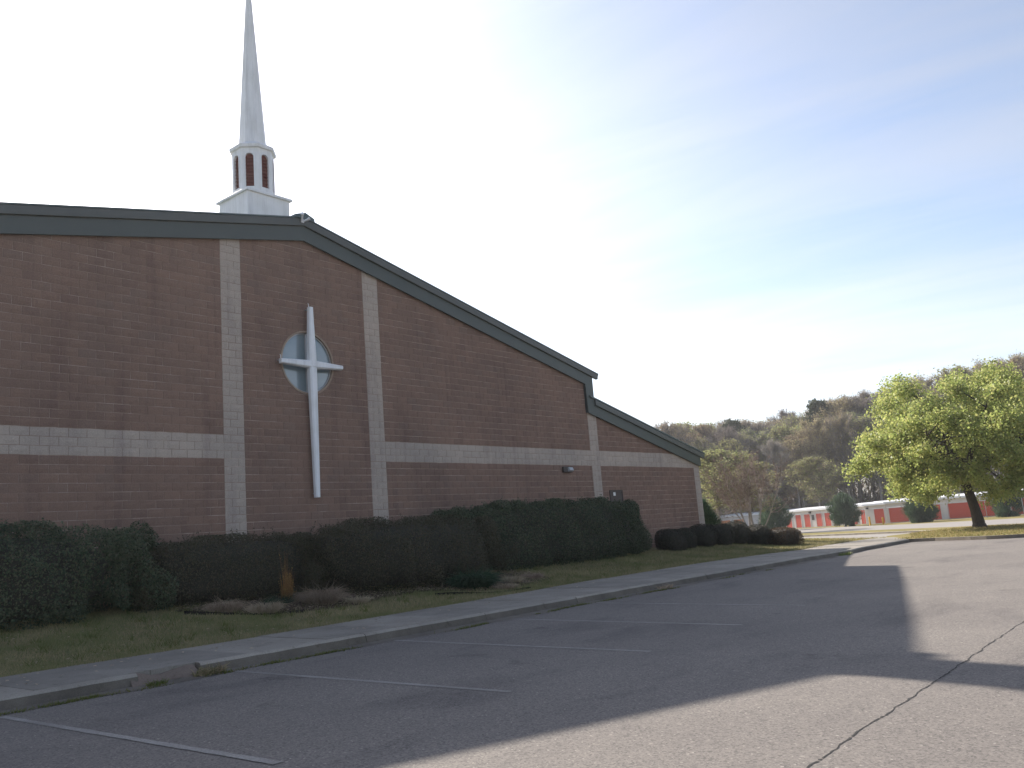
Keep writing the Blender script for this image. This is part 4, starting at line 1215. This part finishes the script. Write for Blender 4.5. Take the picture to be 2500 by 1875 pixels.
k = 900; x = -4+rng.random(k)**1.2*36; y = inner(x)+rng.uniform(-1.9, 4.3, k)*rng.random(k)**.4; z = np.where(y > inner(x), lz(x, y)+.05, gz(x, np.maximum(y, 11.8))+.178)
V, F = leaf_quads(np.column_stack([x, y, z]), rng.uniform(.03, .08, k), rng, np.tile([[0, 0, 1.]], (k, 1)), .8, .7)
o = obj('fallen_leaves', np_mesh('fallen_leaves', V, F, M['straw'])); tag(o, 'dead leaves fallen on the lawn and sidewalk', 'leaves', None, 'stuff')

# weeds in the gutter seam
rng = np.random.default_rng(5)
cxs = np.sort(rng.uniform(-3.6, 18, 300)); cxs = cxs[(np.sin(cxs*1.7)+np.sin(cxs*.63+2)+rng.normal(size=300)*.5) > .1]
Ps, Ds, Ls = [], [], []
for x in cxs:
    k = rng.integers(8, 34); r = rng.uniform(.02, .09)
    Ps.append(np.column_stack([x+rng.normal(size=k)*r*1.8, gutter_edge(x)+rng.normal(size=k)*r*.45+.02, np.zeros(k)]))
    Ds.append(np.column_stack([rng.normal(size=(k, 2))*.9, np.ones(k)])); Ls.append(rng.uniform(.02, .075, k))
P = np.concatenate(Ps); P[:, 2] = gz(P[:, 0], P[:, 1]); D = np.concatenate(Ds); Ln = np.concatenate(Ls)
V, F = spikes(P, D, Ln, .012, rng)
o = obj('gutter_weeds', np_mesh('gutter_weeds', V, F, M['weed'])); tag(o, 'low weeds growing in the seam between gutter and asphalt', 'weeds', None, 'stuff')
def tuft(x, y, r, h, n, label, mat='weed', z=None):
    rng = np.random.default_rng(int(abs(x*50))+n); zz = float(gz(x, y)) if z is None else z
    o = empty('weed_tuft', (x, y, zz)); tag(o, label, 'weed', None)
    a = rng.uniform(0, 6.28, n); rr = r*np.sqrt(rng.random(n))
    P = np.stack([rr*np.cos(a)*1.5, rr*np.sin(a)*.7, np.zeros(n)], -1)
    V, F = curved_blades(P, np.column_stack([rng.normal(size=(n, 2))*.7, np.ones(n)]), h*rng.uniform(.5, 1.2, n), .012*rng.uniform(.6, 1.4, n), rng.uniform(.2, 1.2, n), rng)
    child('blades', np_mesh('blades', V, F, M[mat]), o)
tuft(-.45, 11.58, .16, .17, 260, 'brownish weed tuft in the gutter by the broken curb', 'grass_blade')
tuft(-1.28, 11.5, .1, .1, 120, 'small green weed tuft in the gutter left of the broken curb')
tuft(25.3, 11.75, .28, .16, 240, 'bright green weeds at the curb where the shadow ends')
tuft(12.2, 11.62, .2, .14, 160, 'dead brown weeds against the curb in mid lot', 'straw')

# ---- spring maple on the island
def maple():
    rng = np.random.default_rng(12); base = np.array([49.0, 12.3, float(gz(49, 12.3))+.24])
    o = empty('maple_tree', base); tag(o, 'big round spring tree with fresh yellow-green leaves on the island', 'tree')
    lean = np.array([-.8, .6, 0])   # towards the left of the picture
    segs = []
    # trunk: flared foot, slight lean
    pts = [np.array([0, 0, -.1]), np.array([0, 0, .25]), np.array([0, 0, 1.0])+lean*.1, np.array([0, 0, 1.9])+lean*.3, np.array([0, 0, 2.8])+lean*.55]
    rad_ = [.48, .34, .28, .26, .24]
    for a in range(4): segs.append((pts[a], pts[a+1], rad_[a], rad_[a+1]))
    fork = pts[-1]
    V1, F1 = tubes(segs, 14)
    child('trunk', np_mesh('trunk', V1, F1, M['bark'], True), o)
    # crown: clumps set in a broad dome, joined to the fork by limbs
    C = []
    while len(C) < 112:
        d = rand_dirs(1, rng)[0]; r = rng.uniform(.3, 1.0)**.55
        q = np.array([d[0]*6.15, d[1]*6.15, d[2]*(4.9 if d[2] > 0 else 3.1)])*r+np.array([0, 0, 4.45])+lean*.15
        if q[2] < 1.25 or (q[2] < 3.3 and np.hypot(q[0], q[1]) < 3.0): continue
        if all(np.linalg.norm((q-c)*[1, 1, 1.25]) > 1.08 for c in C): C.append(q)
    C = np.array(C)
    limbs = []; main = []
    for k in range(8):
        a = 2*math.pi*k/8+rng.uniform(-.2, .2); el = rng.uniform(.35, 1.15)
        d = np.array([math.cos(a)*math.cos(el), math.sin(a)*math.cos(el), math.sin(el)])
        p = fork.copy(); r = .17; path = [p]
        ln = rng.uniform(3.4, 5.2)
        for s_ in range(6):
            d = unit(d+rng.normal(size=3)*.12+np.array([0, 0, -.02])); p = p+d*ln/6; path.append(p)
        for s_ in range(6): limbs.append((path[s_], path[s_+1], r*(1-s_*.13), r*(1-(s_+1)*.13)))
        main += path[2:]
    main = np.array(main)
    for c in C:
        j = np.argmin(np.linalg.norm(main-c, axis=1)+np.maximum(0, main[:, 2]-c[2])*.6); a = main[j]
        m_ = (a+c)/2+rng.normal(size=3)*.2+np.array([0, 0, .15])
        limbs.append((a, m_, .055, .04)); limbs.append((m_, c, .04, .018))
        for _ in range(5):
            e = c+rand_dirs(1, rng)[0]*[1, 1, .7]*.9; limbs.append((c, e, .018, .006))
    V2, F2 = tubes(limbs, 5)
    child('limbs', np_mesh('limbs', V2, F2, M['bark'], True), o)
    LP, LO = [], []
    for c in C:
        sub = c+rand_dirs(30, rng)*rng.uniform(.15, 1.05, (30, 1))*np.array([1.08, 1.08, .78])
        for q in sub:
            k = rng.integers(26, 56); LP.append(q+rng.normal(size=(k, 3))*.19)
            LO.append(np.tile(unit((q-np.array([0, 0, 4.2]))[None]), (k, 1)))
    LP = np.concatenate(LP); LO = np.concatenate(LO)
    V3, F3 = leaf_quads(LP, rng.uniform(.07, .19, len(LP)), rng, LO+np.array([0, 0, .5]), .25, .8, .3)
    child('crown', np_mesh('crown', V3, F3, M['maple_leaf']), o)
maple()

# ---- junipers by the storage yard
def juniper(x, y, h, r, label, seed, zb=None, group='junipers along the storage yard'):
    rng = np.random.default_rng(seed); z0 = float(base_z(x, y))+.02 if zb is None else zb
    o = empty('juniper', (x, y, z0)); tag(o, label, 'shrub', group)
    V1, F1 = tubes([(np.array([0, 0, -.2]), np.array([0, 0, h*.5]), .14, .07), (np.array([0, 0, h*.5]), np.array([.05, 0, h*.93]), .07, .015)], 7)
    child('trunk', np_mesh('trunk', V1, F1, M['bark']), o)
    n = 230; t = rng.random(n)**.8; a = rng.uniform(0, 6.283, n)
    prof = r*np.clip(np.interp(t, [0, .15, .45, .7, .88, 1], [.45, .8, 1.0, .85, .5, .12])*(1+.22*np.sin(a*3+seed)*np.sin(t*7+seed)), .05, 1.25)
    rr = prof*rng.uniform(.35, 1.05, n)
    C = np.stack([rr*np.cos(a), rr*np.sin(a), h*(-.02+.93*t)], -1)
    LP, LD = [], []
    for c in C:
        k = 70; d = unit(np.array([c[0], c[1], r*1.1])[None]+rng.normal(size=(k, 3))*r*.5)
        LP.append(c+rng.normal(size=(k, 3))*r*.1); LD.append(d)
    P = np.concatenate(LP); D = np.concatenate(LD)
    V, F = spikes(P, D, rng.uniform(.2, .5, len(P))*r/1.6, rng.uniform(.03, .07, len(P))*r/1.6, rng)
    child('foliage', np_mesh('foliage', V, F, M['juniper']), o)
    return o
juniper(119.9, 55.4, 5.3, 2.15, 'dark juniper bush right of the bare multi-stemmed tree', 61)
juniper(124.6, 46.5, 4.8, 2.05, 'dark juniper bush between the two blocks of small red doors', 62)
juniper(119.0, 34.4, 3.6, 1.9, 'dark juniper bush hanging under the left of the maple crown', 63)
juniper(119.6, 24.1, 4.4, 1.9, 'dark juniper bush right of the maple trunk', 64)
juniper(37.2, 23.6, 2.3, .85, 'small dark evergreen just behind the church corner', 65, float(lz(37.2, 23.6)), None)

# ---- bare crepe myrtle past the corner
def myrtle():
    rng = np.random.default_rng(33); x, y = 38.6, 21.2
    o = empty('crepe_myrtle', (x, y, float(lz(x, y)))); tag(o, 'bare multi-stemmed pale-barked small tree beyond the church corner', 'tree')
    trunk, br, tips = [], [], []
    for k in range(9):
        a = 2*math.pi*k/9+rng.uniform(-.3, .3); d = unit(np.array([math.cos(a)*.42, math.sin(a)*.42, 1.0])+rng.normal(size=3)*.08)
        p = np.array([math.cos(a)*.12, math.sin(a)*.12, -.05]); r = .045
        for s_ in range(6):
            d = unit(d+rng.normal(size=3)*.1+np.array([0, 0, .03])); q = p+d*.55; trunk.append((p, q, r, r*.87)); p, r = q, r*.87
            if s_ >= 2:
                for _ in range(4):
                    dd = unit(d+rng.normal(size=3)*.5); e = p
                    rr = r*.5
                    for u_ in range(4):
                        dd = unit(dd+rng.normal(size=3)*.18+np.array([0, 0, .1])); f_ = e+dd*.38; br.append((e, f_, rr, rr*.7)); e, rr = f_, rr*.7; tips.append((e, dd))
    V, F = tubes(trunk, 6); child('trunk', np_mesh('trunk', V, F, M['bark_pale']), o)
    V, F = tubes(br, 4); child('branches', np_mesh('branches', V, F, M['bark_pale']), o)
    P, D = [], []
    for e, d in tips:
        k = 13; P.append(np.tile(e, (k, 1))); D.append(unit(d[None]+rng.normal(size=(k, 3))*.6))
    P = np.concatenate(P); D = np.concatenate(D)
    V, F = spikes(P, D, rng.uniform(.2, .6, len(P)), .012, rng); child('crown', np_mesh('crown', V, F, M['twig_brown']), o)
myrtle()

# ---- woods
def wood_proto(seed, twig, bud, bark, budsz, nbud, height=20., spread=3.4, low=.3, power=.75, twk=12):
    rng = np.random.default_rng(seed); segs = []; limb = []; P, D = [], []
    p = np.array([0, 0, -.3]); d = np.array([0, 0, 1.]); r = .24; path = [(p, r)]
    for k in range(12):
        d = unit(d+np.r_[rng.normal(size=2)*.045, .1]); q = p+d*height*.9/12; r2_ = .24*(1-(k+1)/13.5); segs.append((p, q, r, r2_)); p, r = q, r2_; path.append((p, r))
    for k in range(34):
        t = low+(.98-low)*rng.random(); idx = t*12; i = min(11, int(idx)); f = idx-i
        b0 = path[i][0]*(1-f)+path[i+1][0]*f
        a = rng.uniform(0, 6.283); rr = spread*np.clip(math.sin(math.pi*min(1, (t-low+.14)/(1.14-low))), .1, 1)**power
        dd = unit(np.array([math.cos(a), math.sin(a), rng.uniform(.7, 1.6)])); q = b0; w = .07*(1-t*.6)
        for s_ in range(4):
            dd = unit(dd+rng.normal(size=3)*.18+np.array([0, 0, .12])); e = q+dd*rr*.36; limb.append((q, e, w, w*.7)); q, w = e, w*.7
            for _ in range(4):
                d3 = unit(dd+rng.normal(size=3)*.55+np.array([0, 0, .2])); e3 = q+d3*rr*.3; limb.append((q, e3, w*.5, w*.2))
                for g in (.35, .7, 1.0):
                    P.append(np.tile(q+(e3-q)*g, (twk//3+1, 1))); D.append(unit(d3[None]+rng.normal(size=(twk//3+1, 3))*.5+np.array([0, 0, .55])))
    P = np.concatenate(P); D = np.concatenate(D)
    V, F = tubes(segs, 6); tm = np_mesh('trunk', V, F, bark)
    V, F = tubes(limb, 3); lm = np_mesh('limbs', V, F, bark)
    ln = rng.uniform(.5, 1.6, len(P)); V, F = spikes(P, D, ln, .05, rng)
    cm = bpy.data.meshes.new('crown')
    nb = nbud; j = rng.integers(0, len(P), nb); Q = P[j]+D[j]*(ln[j]*rng.uniform(.3, 1.0, nb))[:, None]+rng.normal(size=(nb, 3))*.12
    V2, F2 = spikes(Q-.5*0, rand_dirs(nb, rng), budsz*rng.uniform(.6, 1.4, nb), budsz*rng.uniform(.5, 1.0, nb), rng)
    VV = np.concatenate([V, V2]); FF = np.concatenate([F, F2+len(V)])
    cm = np_mesh('crown', VV, FF, twig); cm.materials.append(bud)
    mi = np.zeros(len(FF), np.int32); mi[len(F):] = 1; cm.polygons.foreach_set('material_index', mi)
    return tm, lm, cm
PROTO = {
 'grey': [wood_proto(1, M['twig_grey'], M['twig_grey'], M['bark_pale'], .2, 1500), wood_proto(2, M['twig_grey'], M['bud_tan'], M['bark_grey'], .2, 1500, spread=3.0)],
 'rust': [wood_proto(3, M['twig_brown'], M['bud_rust'], M['bark_grey'], .2, 8000), wood_proto(4, M['twig_brown'], M['bud_rust'], M['bark_pale'], .2, 7000, spread=3.9)],
 'tan': [wood_proto(5, M['twig_brown'], M['bud_tan'], M['bark_pale'], .2, 8000), wood_proto(6, M['twig_grey'], M['bud_tan'], M['bark_grey'], .2, 7000, spread=3.8)],
 'green': [wood_proto(7, M['twig_brown'], M['bud_green'], M['bark_grey'], .3, 8500, spread=3.8), wood_proto(8, M['twig_grey'], M['bud_green'], M['bark_pale'], .2, 8000)],
 'pine': [wood_proto(9, M['pine'], M['pine'], M['bark'], .5, 6500, spread=2.0, low=.72)],
}
KLABEL = {'grey': 'bare grey tree among the woods behind the storage buildings', 'rust': 'reddish brown budding tree in the woods behind the storage buildings',
          'tan': 'tan budding tree in the woods behind the storage buildings', 'green': 'pale green leafing tree in the woods behind the storage buildings',
          'pine': 'dark pine crown rising among the woods'}
def place_tree(kind, x, y, h, rz, label=None, wide=1.0, zb=None, v=None):
    pr = PROTO[kind]; tm, lm, cm = pr[(random.randrange(len(pr)) if v is None else v) % len(pr)]
    o = empty('woodland_tree', (x, y, float(base_z(x, y)) if zb is None else zb), rz); k = h/20.0; o.scale = (k*wide, k*wide, k)
    tag(o, label or KLABEL[kind], 'tree', 'woods behind the storage buildings: '+kind)
    child('trunk', tm, o); child('limbs', lm, o); child('crown', cm, o)
PXT = [1500, 1600, 1690, 1750, 1800, 1870, 1930, 1980, 2022, 2119, 2250, 2350, 2423, 2489, 2600, 2800]
PYT = [1048, 1036, 1022, 1024, 1012, 988, 996, 985, 965, 950, 930, 895, 862, 848, 845, 840]
def top_height(x, y):
    z0 = float(base_z(x, y)); px, py0, _ = cam_px(x, y, z0); _, py1, _ = cam_px(x, y, z0+10)
    return max(9.0, 10*(py0-np.interp(px, PXT, PYT))/(py0-py1))
rr = random.Random(17)
p0 = np.array([141., 100.]); p1 = np.array([206., 22.]); along = p1-p0; alen = np.linalg.norm(along); along /= alen; deep = np.array([.77, .64])
KINDS = ['tan', 'grey', 'tan', 'green', 'tan', 'grey', 'rust', 'green', 'green', 'tan', 'grey']
for row in range(5):
    off = row*7.5+(0 if row == 0 else 2); k = 0; n_row = 24
    for i in range(-2, n_row+4):
        t = (i+rr.uniform(-.35, .35)+(row % 2)*.5)/n_row*alen
        q = p0+along*t+deep*(off+rr.uniform(-2.5, 2.5))
        hh = top_height(*q)*rr.uniform(.82, 1.03)*(0.86 if row == 0 else 1.0)
        kind = rr.choice(KINDS)
        place_tree(kind, q[0], q[1], hh, rr.uniform(0, 6.28), None, rr.uniform(.95, 1.3))
for px_, dep_, hk, lb in ((2028, 190, 1.0, 'dark pine crown topping the woods left of the maple'), (1812, 195, .97, 'small dark pine crown on the left skyline of the woods'), (2255, 188, .97, 'dark pine crown just behind the top of the maple')):
    d = fwd+r2*((px_-1250)/2155.8)-u2*((1200-937.5)/2155.8); q = np.array([CAMX+d.x*dep_, d.y*dep_])
    place_tree('pine', q[0], q[1], top_height(*q)*hk, 1.0, lb, .75)
# the pale green tree in front of the woods, beyond the corner
for i, (x, y, h, lb) in enumerate(((92.5, 50.5, 11.0, 'soft green willow-like tree directly beyond the church corner'), (97.5, 48.8, 9.5, 'shorter green tree beside the willow-like one behind the bare myrtle'), (149, 59, 12.5, 'green leafing tree standing left of the maple behind the storage roofs'))):
    place_tree('green', x, y, h, i*2.1, lb, 2.1 if i < 2 else 1.6, v=0)
# undergrowth
rng = np.random.default_rng(77)
n = 110000; t = rng.uniform(-12, alen+25, n); dp = rng.uniform(-3, 45, n)
XY = p0+along*t[:, None]+deep*dp[:, None]
hgt = rng.random(n)**1.15*(3.4+1.2*np.sin(t*.31)+.9*np.sin(t*.83)+np.clip(dp, 0, 40)*.24)
P = np.column_stack([XY, base_z(XY[:, 0], XY[:, 1])+hgt])
V, F = spikes(P, np.column_stack([rng.normal(size=(n, 2))*.7, np.ones(n)]), rng.uniform(.5, 1.6, n), rng.uniform(.08, .3, n), rng)
ug = np_mesh('undergrowth', V, F, M['twig_brown']); ug.materials.append(M['bud_green']); ug.materials.append(M['twig_grey'])
ug.polygons.foreach_set('material_index', rng.choice([0, 1, 2], size=len(F), p=[.5, .12, .38]).astype(np.int32))
o = obj('undergrowth', ug); tag(o, 'brown undergrowth filling the foot of the woods', 'undergrowth', None, 'stuff')

# ------------------------------------------------------------------ storage yard
def storage(name, label, A, B, zb, hgt, depth, doors, roof_over=.3, door_h=2.1, door_mat='storage_door', extra=None):
    """front wall from A (left in the picture) to B; doors = list of (start, width) along it in metres"""
    A = np.array(A, float); B = np.array(B, float); ln = float(np.linalg.norm(B-A)); ex = (B-A)/ln; back = np.array([-ex[1], ex[0]])
    if back @ np.array([1, .4]) < 0: back = -back
    o = empty(name, (A[0], A[1], zb), math.atan2(ex[1], ex[0])); tag(o, label, 'building', 'storage buildings')
    s_ = 1 if (ex[0]*back[1]-ex[1]*back[0]) > 0 else -1
    def yb(a): return a*s_
    m_ = MB(); m_.box(0, ln, min(0, yb(depth)), max(0, yb(depth)), -.4, hgt); child('wall', m_.mesh('wall', M['storage_wall']), o)
    m_ = MB(); f0 = -yb(roof_over); f1 = yb(depth+roof_over); mid = yb(depth/2)
    V_ = [(-.2, f0, hgt-.02), (ln+.2, f0, hgt-.02), (ln+.2, mid, hgt+.5), (-.2, mid, hgt+.5), (-.2, f1, hgt-.02), (ln+.2, f1, hgt-.02)]
    V_ += [(x, y, z+.28) if abs(y-mid) > .1 else (x, y, z+.1) for x, y, z in V_]
    m_.add(V_, [(6, 7, 8, 9), (9, 8, 11, 10), (0, 1, 7, 6), (4, 10, 11, 5), (0, 6, 9, 3), (3, 9, 10, 4), (1, 2, 8, 7), (2, 5, 11, 8), (0, 3, 2, 1), (3, 4, 5, 2)])
    child('roof', m_.mesh('roof', M['storage_roof']), o)
    for a, w in doors:
        m_ = MB(); nr = 9
        for k in range(nr):
            z0, z1 = .05+door_h*k/nr, .05+door_h*(k+1)/nr
            y0, y1 = sorted((-yb(.01), -yb(.035))); m_.box(a, a+w, y0, y1, z0+.012, z1-.012)
        y0, y1 = sorted((yb(.0), -yb(.02))); m_.box(a, a+w, y0, y1, .05, .05+door_h)
        d_ = child('door', m_.mesh('door', M[door_mat]), o)
        m_ = MB(); y0, y1 = sorted((yb(.0), -yb(.06)))
        m_.box(a-.1, a, y0, y1, 0, door_h+.12); m_.box(a+w, a+w+.1, y0, y1, 0, door_h+.12); m_.box(a, a+w, y0, y1, door_h+.05, door_h+.12)
        f_ = bpy.data.objects.new('frame', m_.mesh('frame', M['storage_wall'])); COL.objects.link(f_); f_.parent = d_
    for kind, a, w, z0, z1 in (extra or []):
        m_ = MB(); y0, y1 = sorted((yb(.0), -yb(.25 if kind == 'lamp' else .05))); m_.box(a, a+w, y0, y1, z0, z1); child(kind, m_.mesh(kind, M['dark_metal'], .01), o)
    return o
ZS = -.80
def on_ray(px, dep):
    d = fwd+r2*((px-1250)/2155.8)-u2*((1280-937.5)/2155.8); return np.array([CAMX+d.x*dep, d.y*dep])
storage('storage_building', 'far low white-roofed storage building seen behind the bare myrtle', on_ray(1750, 172), on_ray(1932, 160), ZS, 2.75, 9, [(1.0, 2.2), (4.0, 2.2)], door_mat='storage_sun_washed')
Aq, Bq = on_ray(1918, 153), on_ray(2116, 137.5)
lB = float(np.linalg.norm(Aq-Bq))
def along_px(A, B, px):
    """distance along A-B where the picture column px meets it"""
    best = None
    for k in range(2001):
        q = A+(B-A)*k/2000; c = cam_px(q[0], q[1], ZS+1)[0]
        if best is None or abs(c-px) < best[0]: best = (abs(c-px), k/2000)
    return best[1]*float(np.linalg.norm(B-A))
dB = [along_px(Aq, Bq, p_) for p_ in (1921, 1934, 1943, 1957, 1965, 1979, 1994, 2009, 2015, 2029, 2036, 2050, 2083, 2093, 2103, 2114)]
storage('storage_building', 'sunlit storage building with a row of narrow red doors behind the junipers', Aq, Bq, ZS, 2.72, 10,
        [(a, b-a) for a, b in zip(dB[0::2], dB[1::2])], extra=[('vent_panel', along_px(Aq, Bq, 1983), .55, 1.15, 2.0), ('lamp', along_px(Aq, Bq, 1979), .35, 2.25, 2.55), ('vent_panel', along_px(Aq, Bq, 2095.5), .45, 1.3, 2.0)])
Ac, Bc = on_ray(2116, 134.5), on_ray(2168, 131.5)
dC = [along_px(Ac, Bc, p_) for p_ in (2136, 2160)]
storage('storage_building', 'end of the storage building with one lit red door behind the yellow posts', Ac, Bc, ZS, 2.75, 6, [(dC[0], dC[1]-dC[0])], extra=[('lamp', along_px(Ac, Bc, 2119), .3, 2.2, 2.5)])
Ad = on_ray(2168.6, 131.0); dirD = np.array([-.08, -.997]); Bd = Ad+dirD*32
dD = [along_px(Ad, Bd, p_) for p_ in (2172, 2226, 2240, 2298, 2315, 2376, 2384, 2462, 2470, 2540)]
storage('storage_building', 'shaded storage building with wide dull red doors behind the maple trunk', Ad, Bd, ZS, 2.85, 12, [(a, b-a) for a, b in zip(dD[0::2], dD[1::2])])
for px_, dep_, h_, lb in ((2124.5, 124, 1.2, 'left yellow bollard, the taller of the pair by the storage doors'), (2157, 124, .98, 'right yellow bollard in front of the lit red storage door')):
    q = on_ray(px_, dep_); o = empty('bollard', (q[0], q[1], ZS)); tag(o, lb, 'bollard', 'yellow bollards')
    m_ = MB(); m_.tube((0, 0, -.1), (0, 0, h_-.06), .13, .13, 14); m_.tube((0, 0, h_-.06), (0, 0, h_), .13, .07, 14); child('post', m_.mesh('post', M['yellow']), o)
# chain-link fence in front of the doors
fpx = [(1900, 141), (1944, 139), (1959, 138), (2008, 136), (2060, 133), (2112, 130), (2164, 127), (2222, 122), (2321, 117), (2413, 113), (2505, 109)]
fence = empty('chain_link_fence', (*on_ray(2112, 130), ZS)); tag(fence, 'thin galvanised chain-link fence in front of the storage doors', 'fence')
fo = np.array([*on_ray(2112, 130), ZS]); FP = [on_ray(a, b) for a, b in fpx]
for q in FP:
    m_ = MB(); m_.tube(np.array([*q, ZS-.1])-fo, np.array([*q, ZS+2.3])-fo, .035, .035, 8); m_.tube(np.array([*q, ZS+2.3])-fo, np.array([q[0]-.2, q[1]+.1, ZS+2.6])-fo, .02, .015, 6); child('post', m_.mesh('post', M['galv']), fence)
for a, b in zip(FP[:-1], FP[1:]):
    m_ = MB(); m_.tube(np.array([*a, ZS+2.25])-fo, np.array([*b, ZS+2.25])-fo, .02, .02, 6); child('rail', m_.mesh('rail', M['galv']), fence)
wires = []
for a, b in zip(FP[:-1], FP[1:]):
    L_ = float(np.linalg.norm(b-a)); nn = int(L_/.35)
    for k in range(-6, nn):
        for sgn in (1, -1):
            t0, t1 = k*.35/L_, (k*.35+2.2)/L_
            c0, c1 = max(0, t0), min(1, t1)
            if c1 <= c0: continue
            z0, z1 = (c0-t0)/(t1-t0)*2.2, (c1-t0)/(t1-t0)*2.2
            if sgn < 0: z0, z1 = 2.2-z0, 2.2-z1
            q0 = a+(b-a)*c0; q1 = a+(b-a)*c1; wires.append((np.array([*q0, ZS+.03+z0])-fo, np.array([*q1, ZS+.03+z1])-fo, .003, .003))
V, F = tubes(wires, 3); o = child('wire_mesh', np_mesh('wire_mesh', V, F, M['galv']), fence); o['kind'] = 'stuff'

# dormant grass blades on the near end of the island and past the walk, so its edge is not a clean sheet
rng = np.random.default_rng(90); n = 40000
X = rng.uniform(33, 60, n); Y = rng.uniform(2, 24, n)
fx = np.interp(Y, [2, 3, 7.4, 8.5, 9.9, 11.5, 12.75], [36.3, 36.0, 34.7, 34.6, 35.4, 36.6, 36.9])
isl = (X > fx+.1) & (Y < 13.5+np.clip((X-40)*.3, 0, 2.2)) & (X < 57)
lw = (Y > inner(np.minimum(X, 41))+.05) & (X < 46) & (Y > 16.2)
Z = np.where(isl, gz(X, Y)+.14+.12*np.exp(-((X-49)**2+(Y-12.3)**2)/8), lz(X, Y)); k_ = isl | lw
P = np.column_stack([X, Y, Z-.01])[k_]
V, F = spikes(P, np.column_stack([rng.normal(size=(len(P), 2))*.6, np.ones(len(P))]), rng.uniform(.05, .15, len(P)), rng.uniform(.02, .05, len(P)), rng)
M['dormant_blade'] = leaf_mat('dormant_blades', [(0.2, 0.19, 0.06), (0.28, 0.22, 0.1), (0.34, 0.26, 0.13), (0.18, 0.2, 0.05)], 0.35, 0.8)
o = obj('dormant_grass', np_mesh('dormant_grass', V, F, M['dormant_blade'])); tag(o, 'dry yellowish grass on the tree island and beyond the sidewalk', 'grass', None, 'stuff')

# ------------------------------------------------------------------ haze: thin, even air over the whole place
hz = MB(); hz.box(-1560, 1560, -1560, 1560, -3.0, 42.0)
hm = bpy.data.materials.new('haze_air'); hm.use_nodes = True
hn, hl = hm.node_tree.nodes, hm.node_tree.links
hn.remove(hn['Principled BSDF'])
pv = hn.new('ShaderNodeVolumePrincipled'); pv.inputs['Color'].default_value = (0.93, 0.94, 0.97, 1); pv.inputs['Density'].default_value = 0.0003; pv.inputs['Anisotropy'].default_value = 0.4
hl.new(pv.outputs[0], hn['Material Output'].inputs['Volume'])
ho = obj('haze', hz.mesh('haze', hm)); tag(ho, 'thin bright haze in the air over the far woods', 'haze', None, 'stuff')
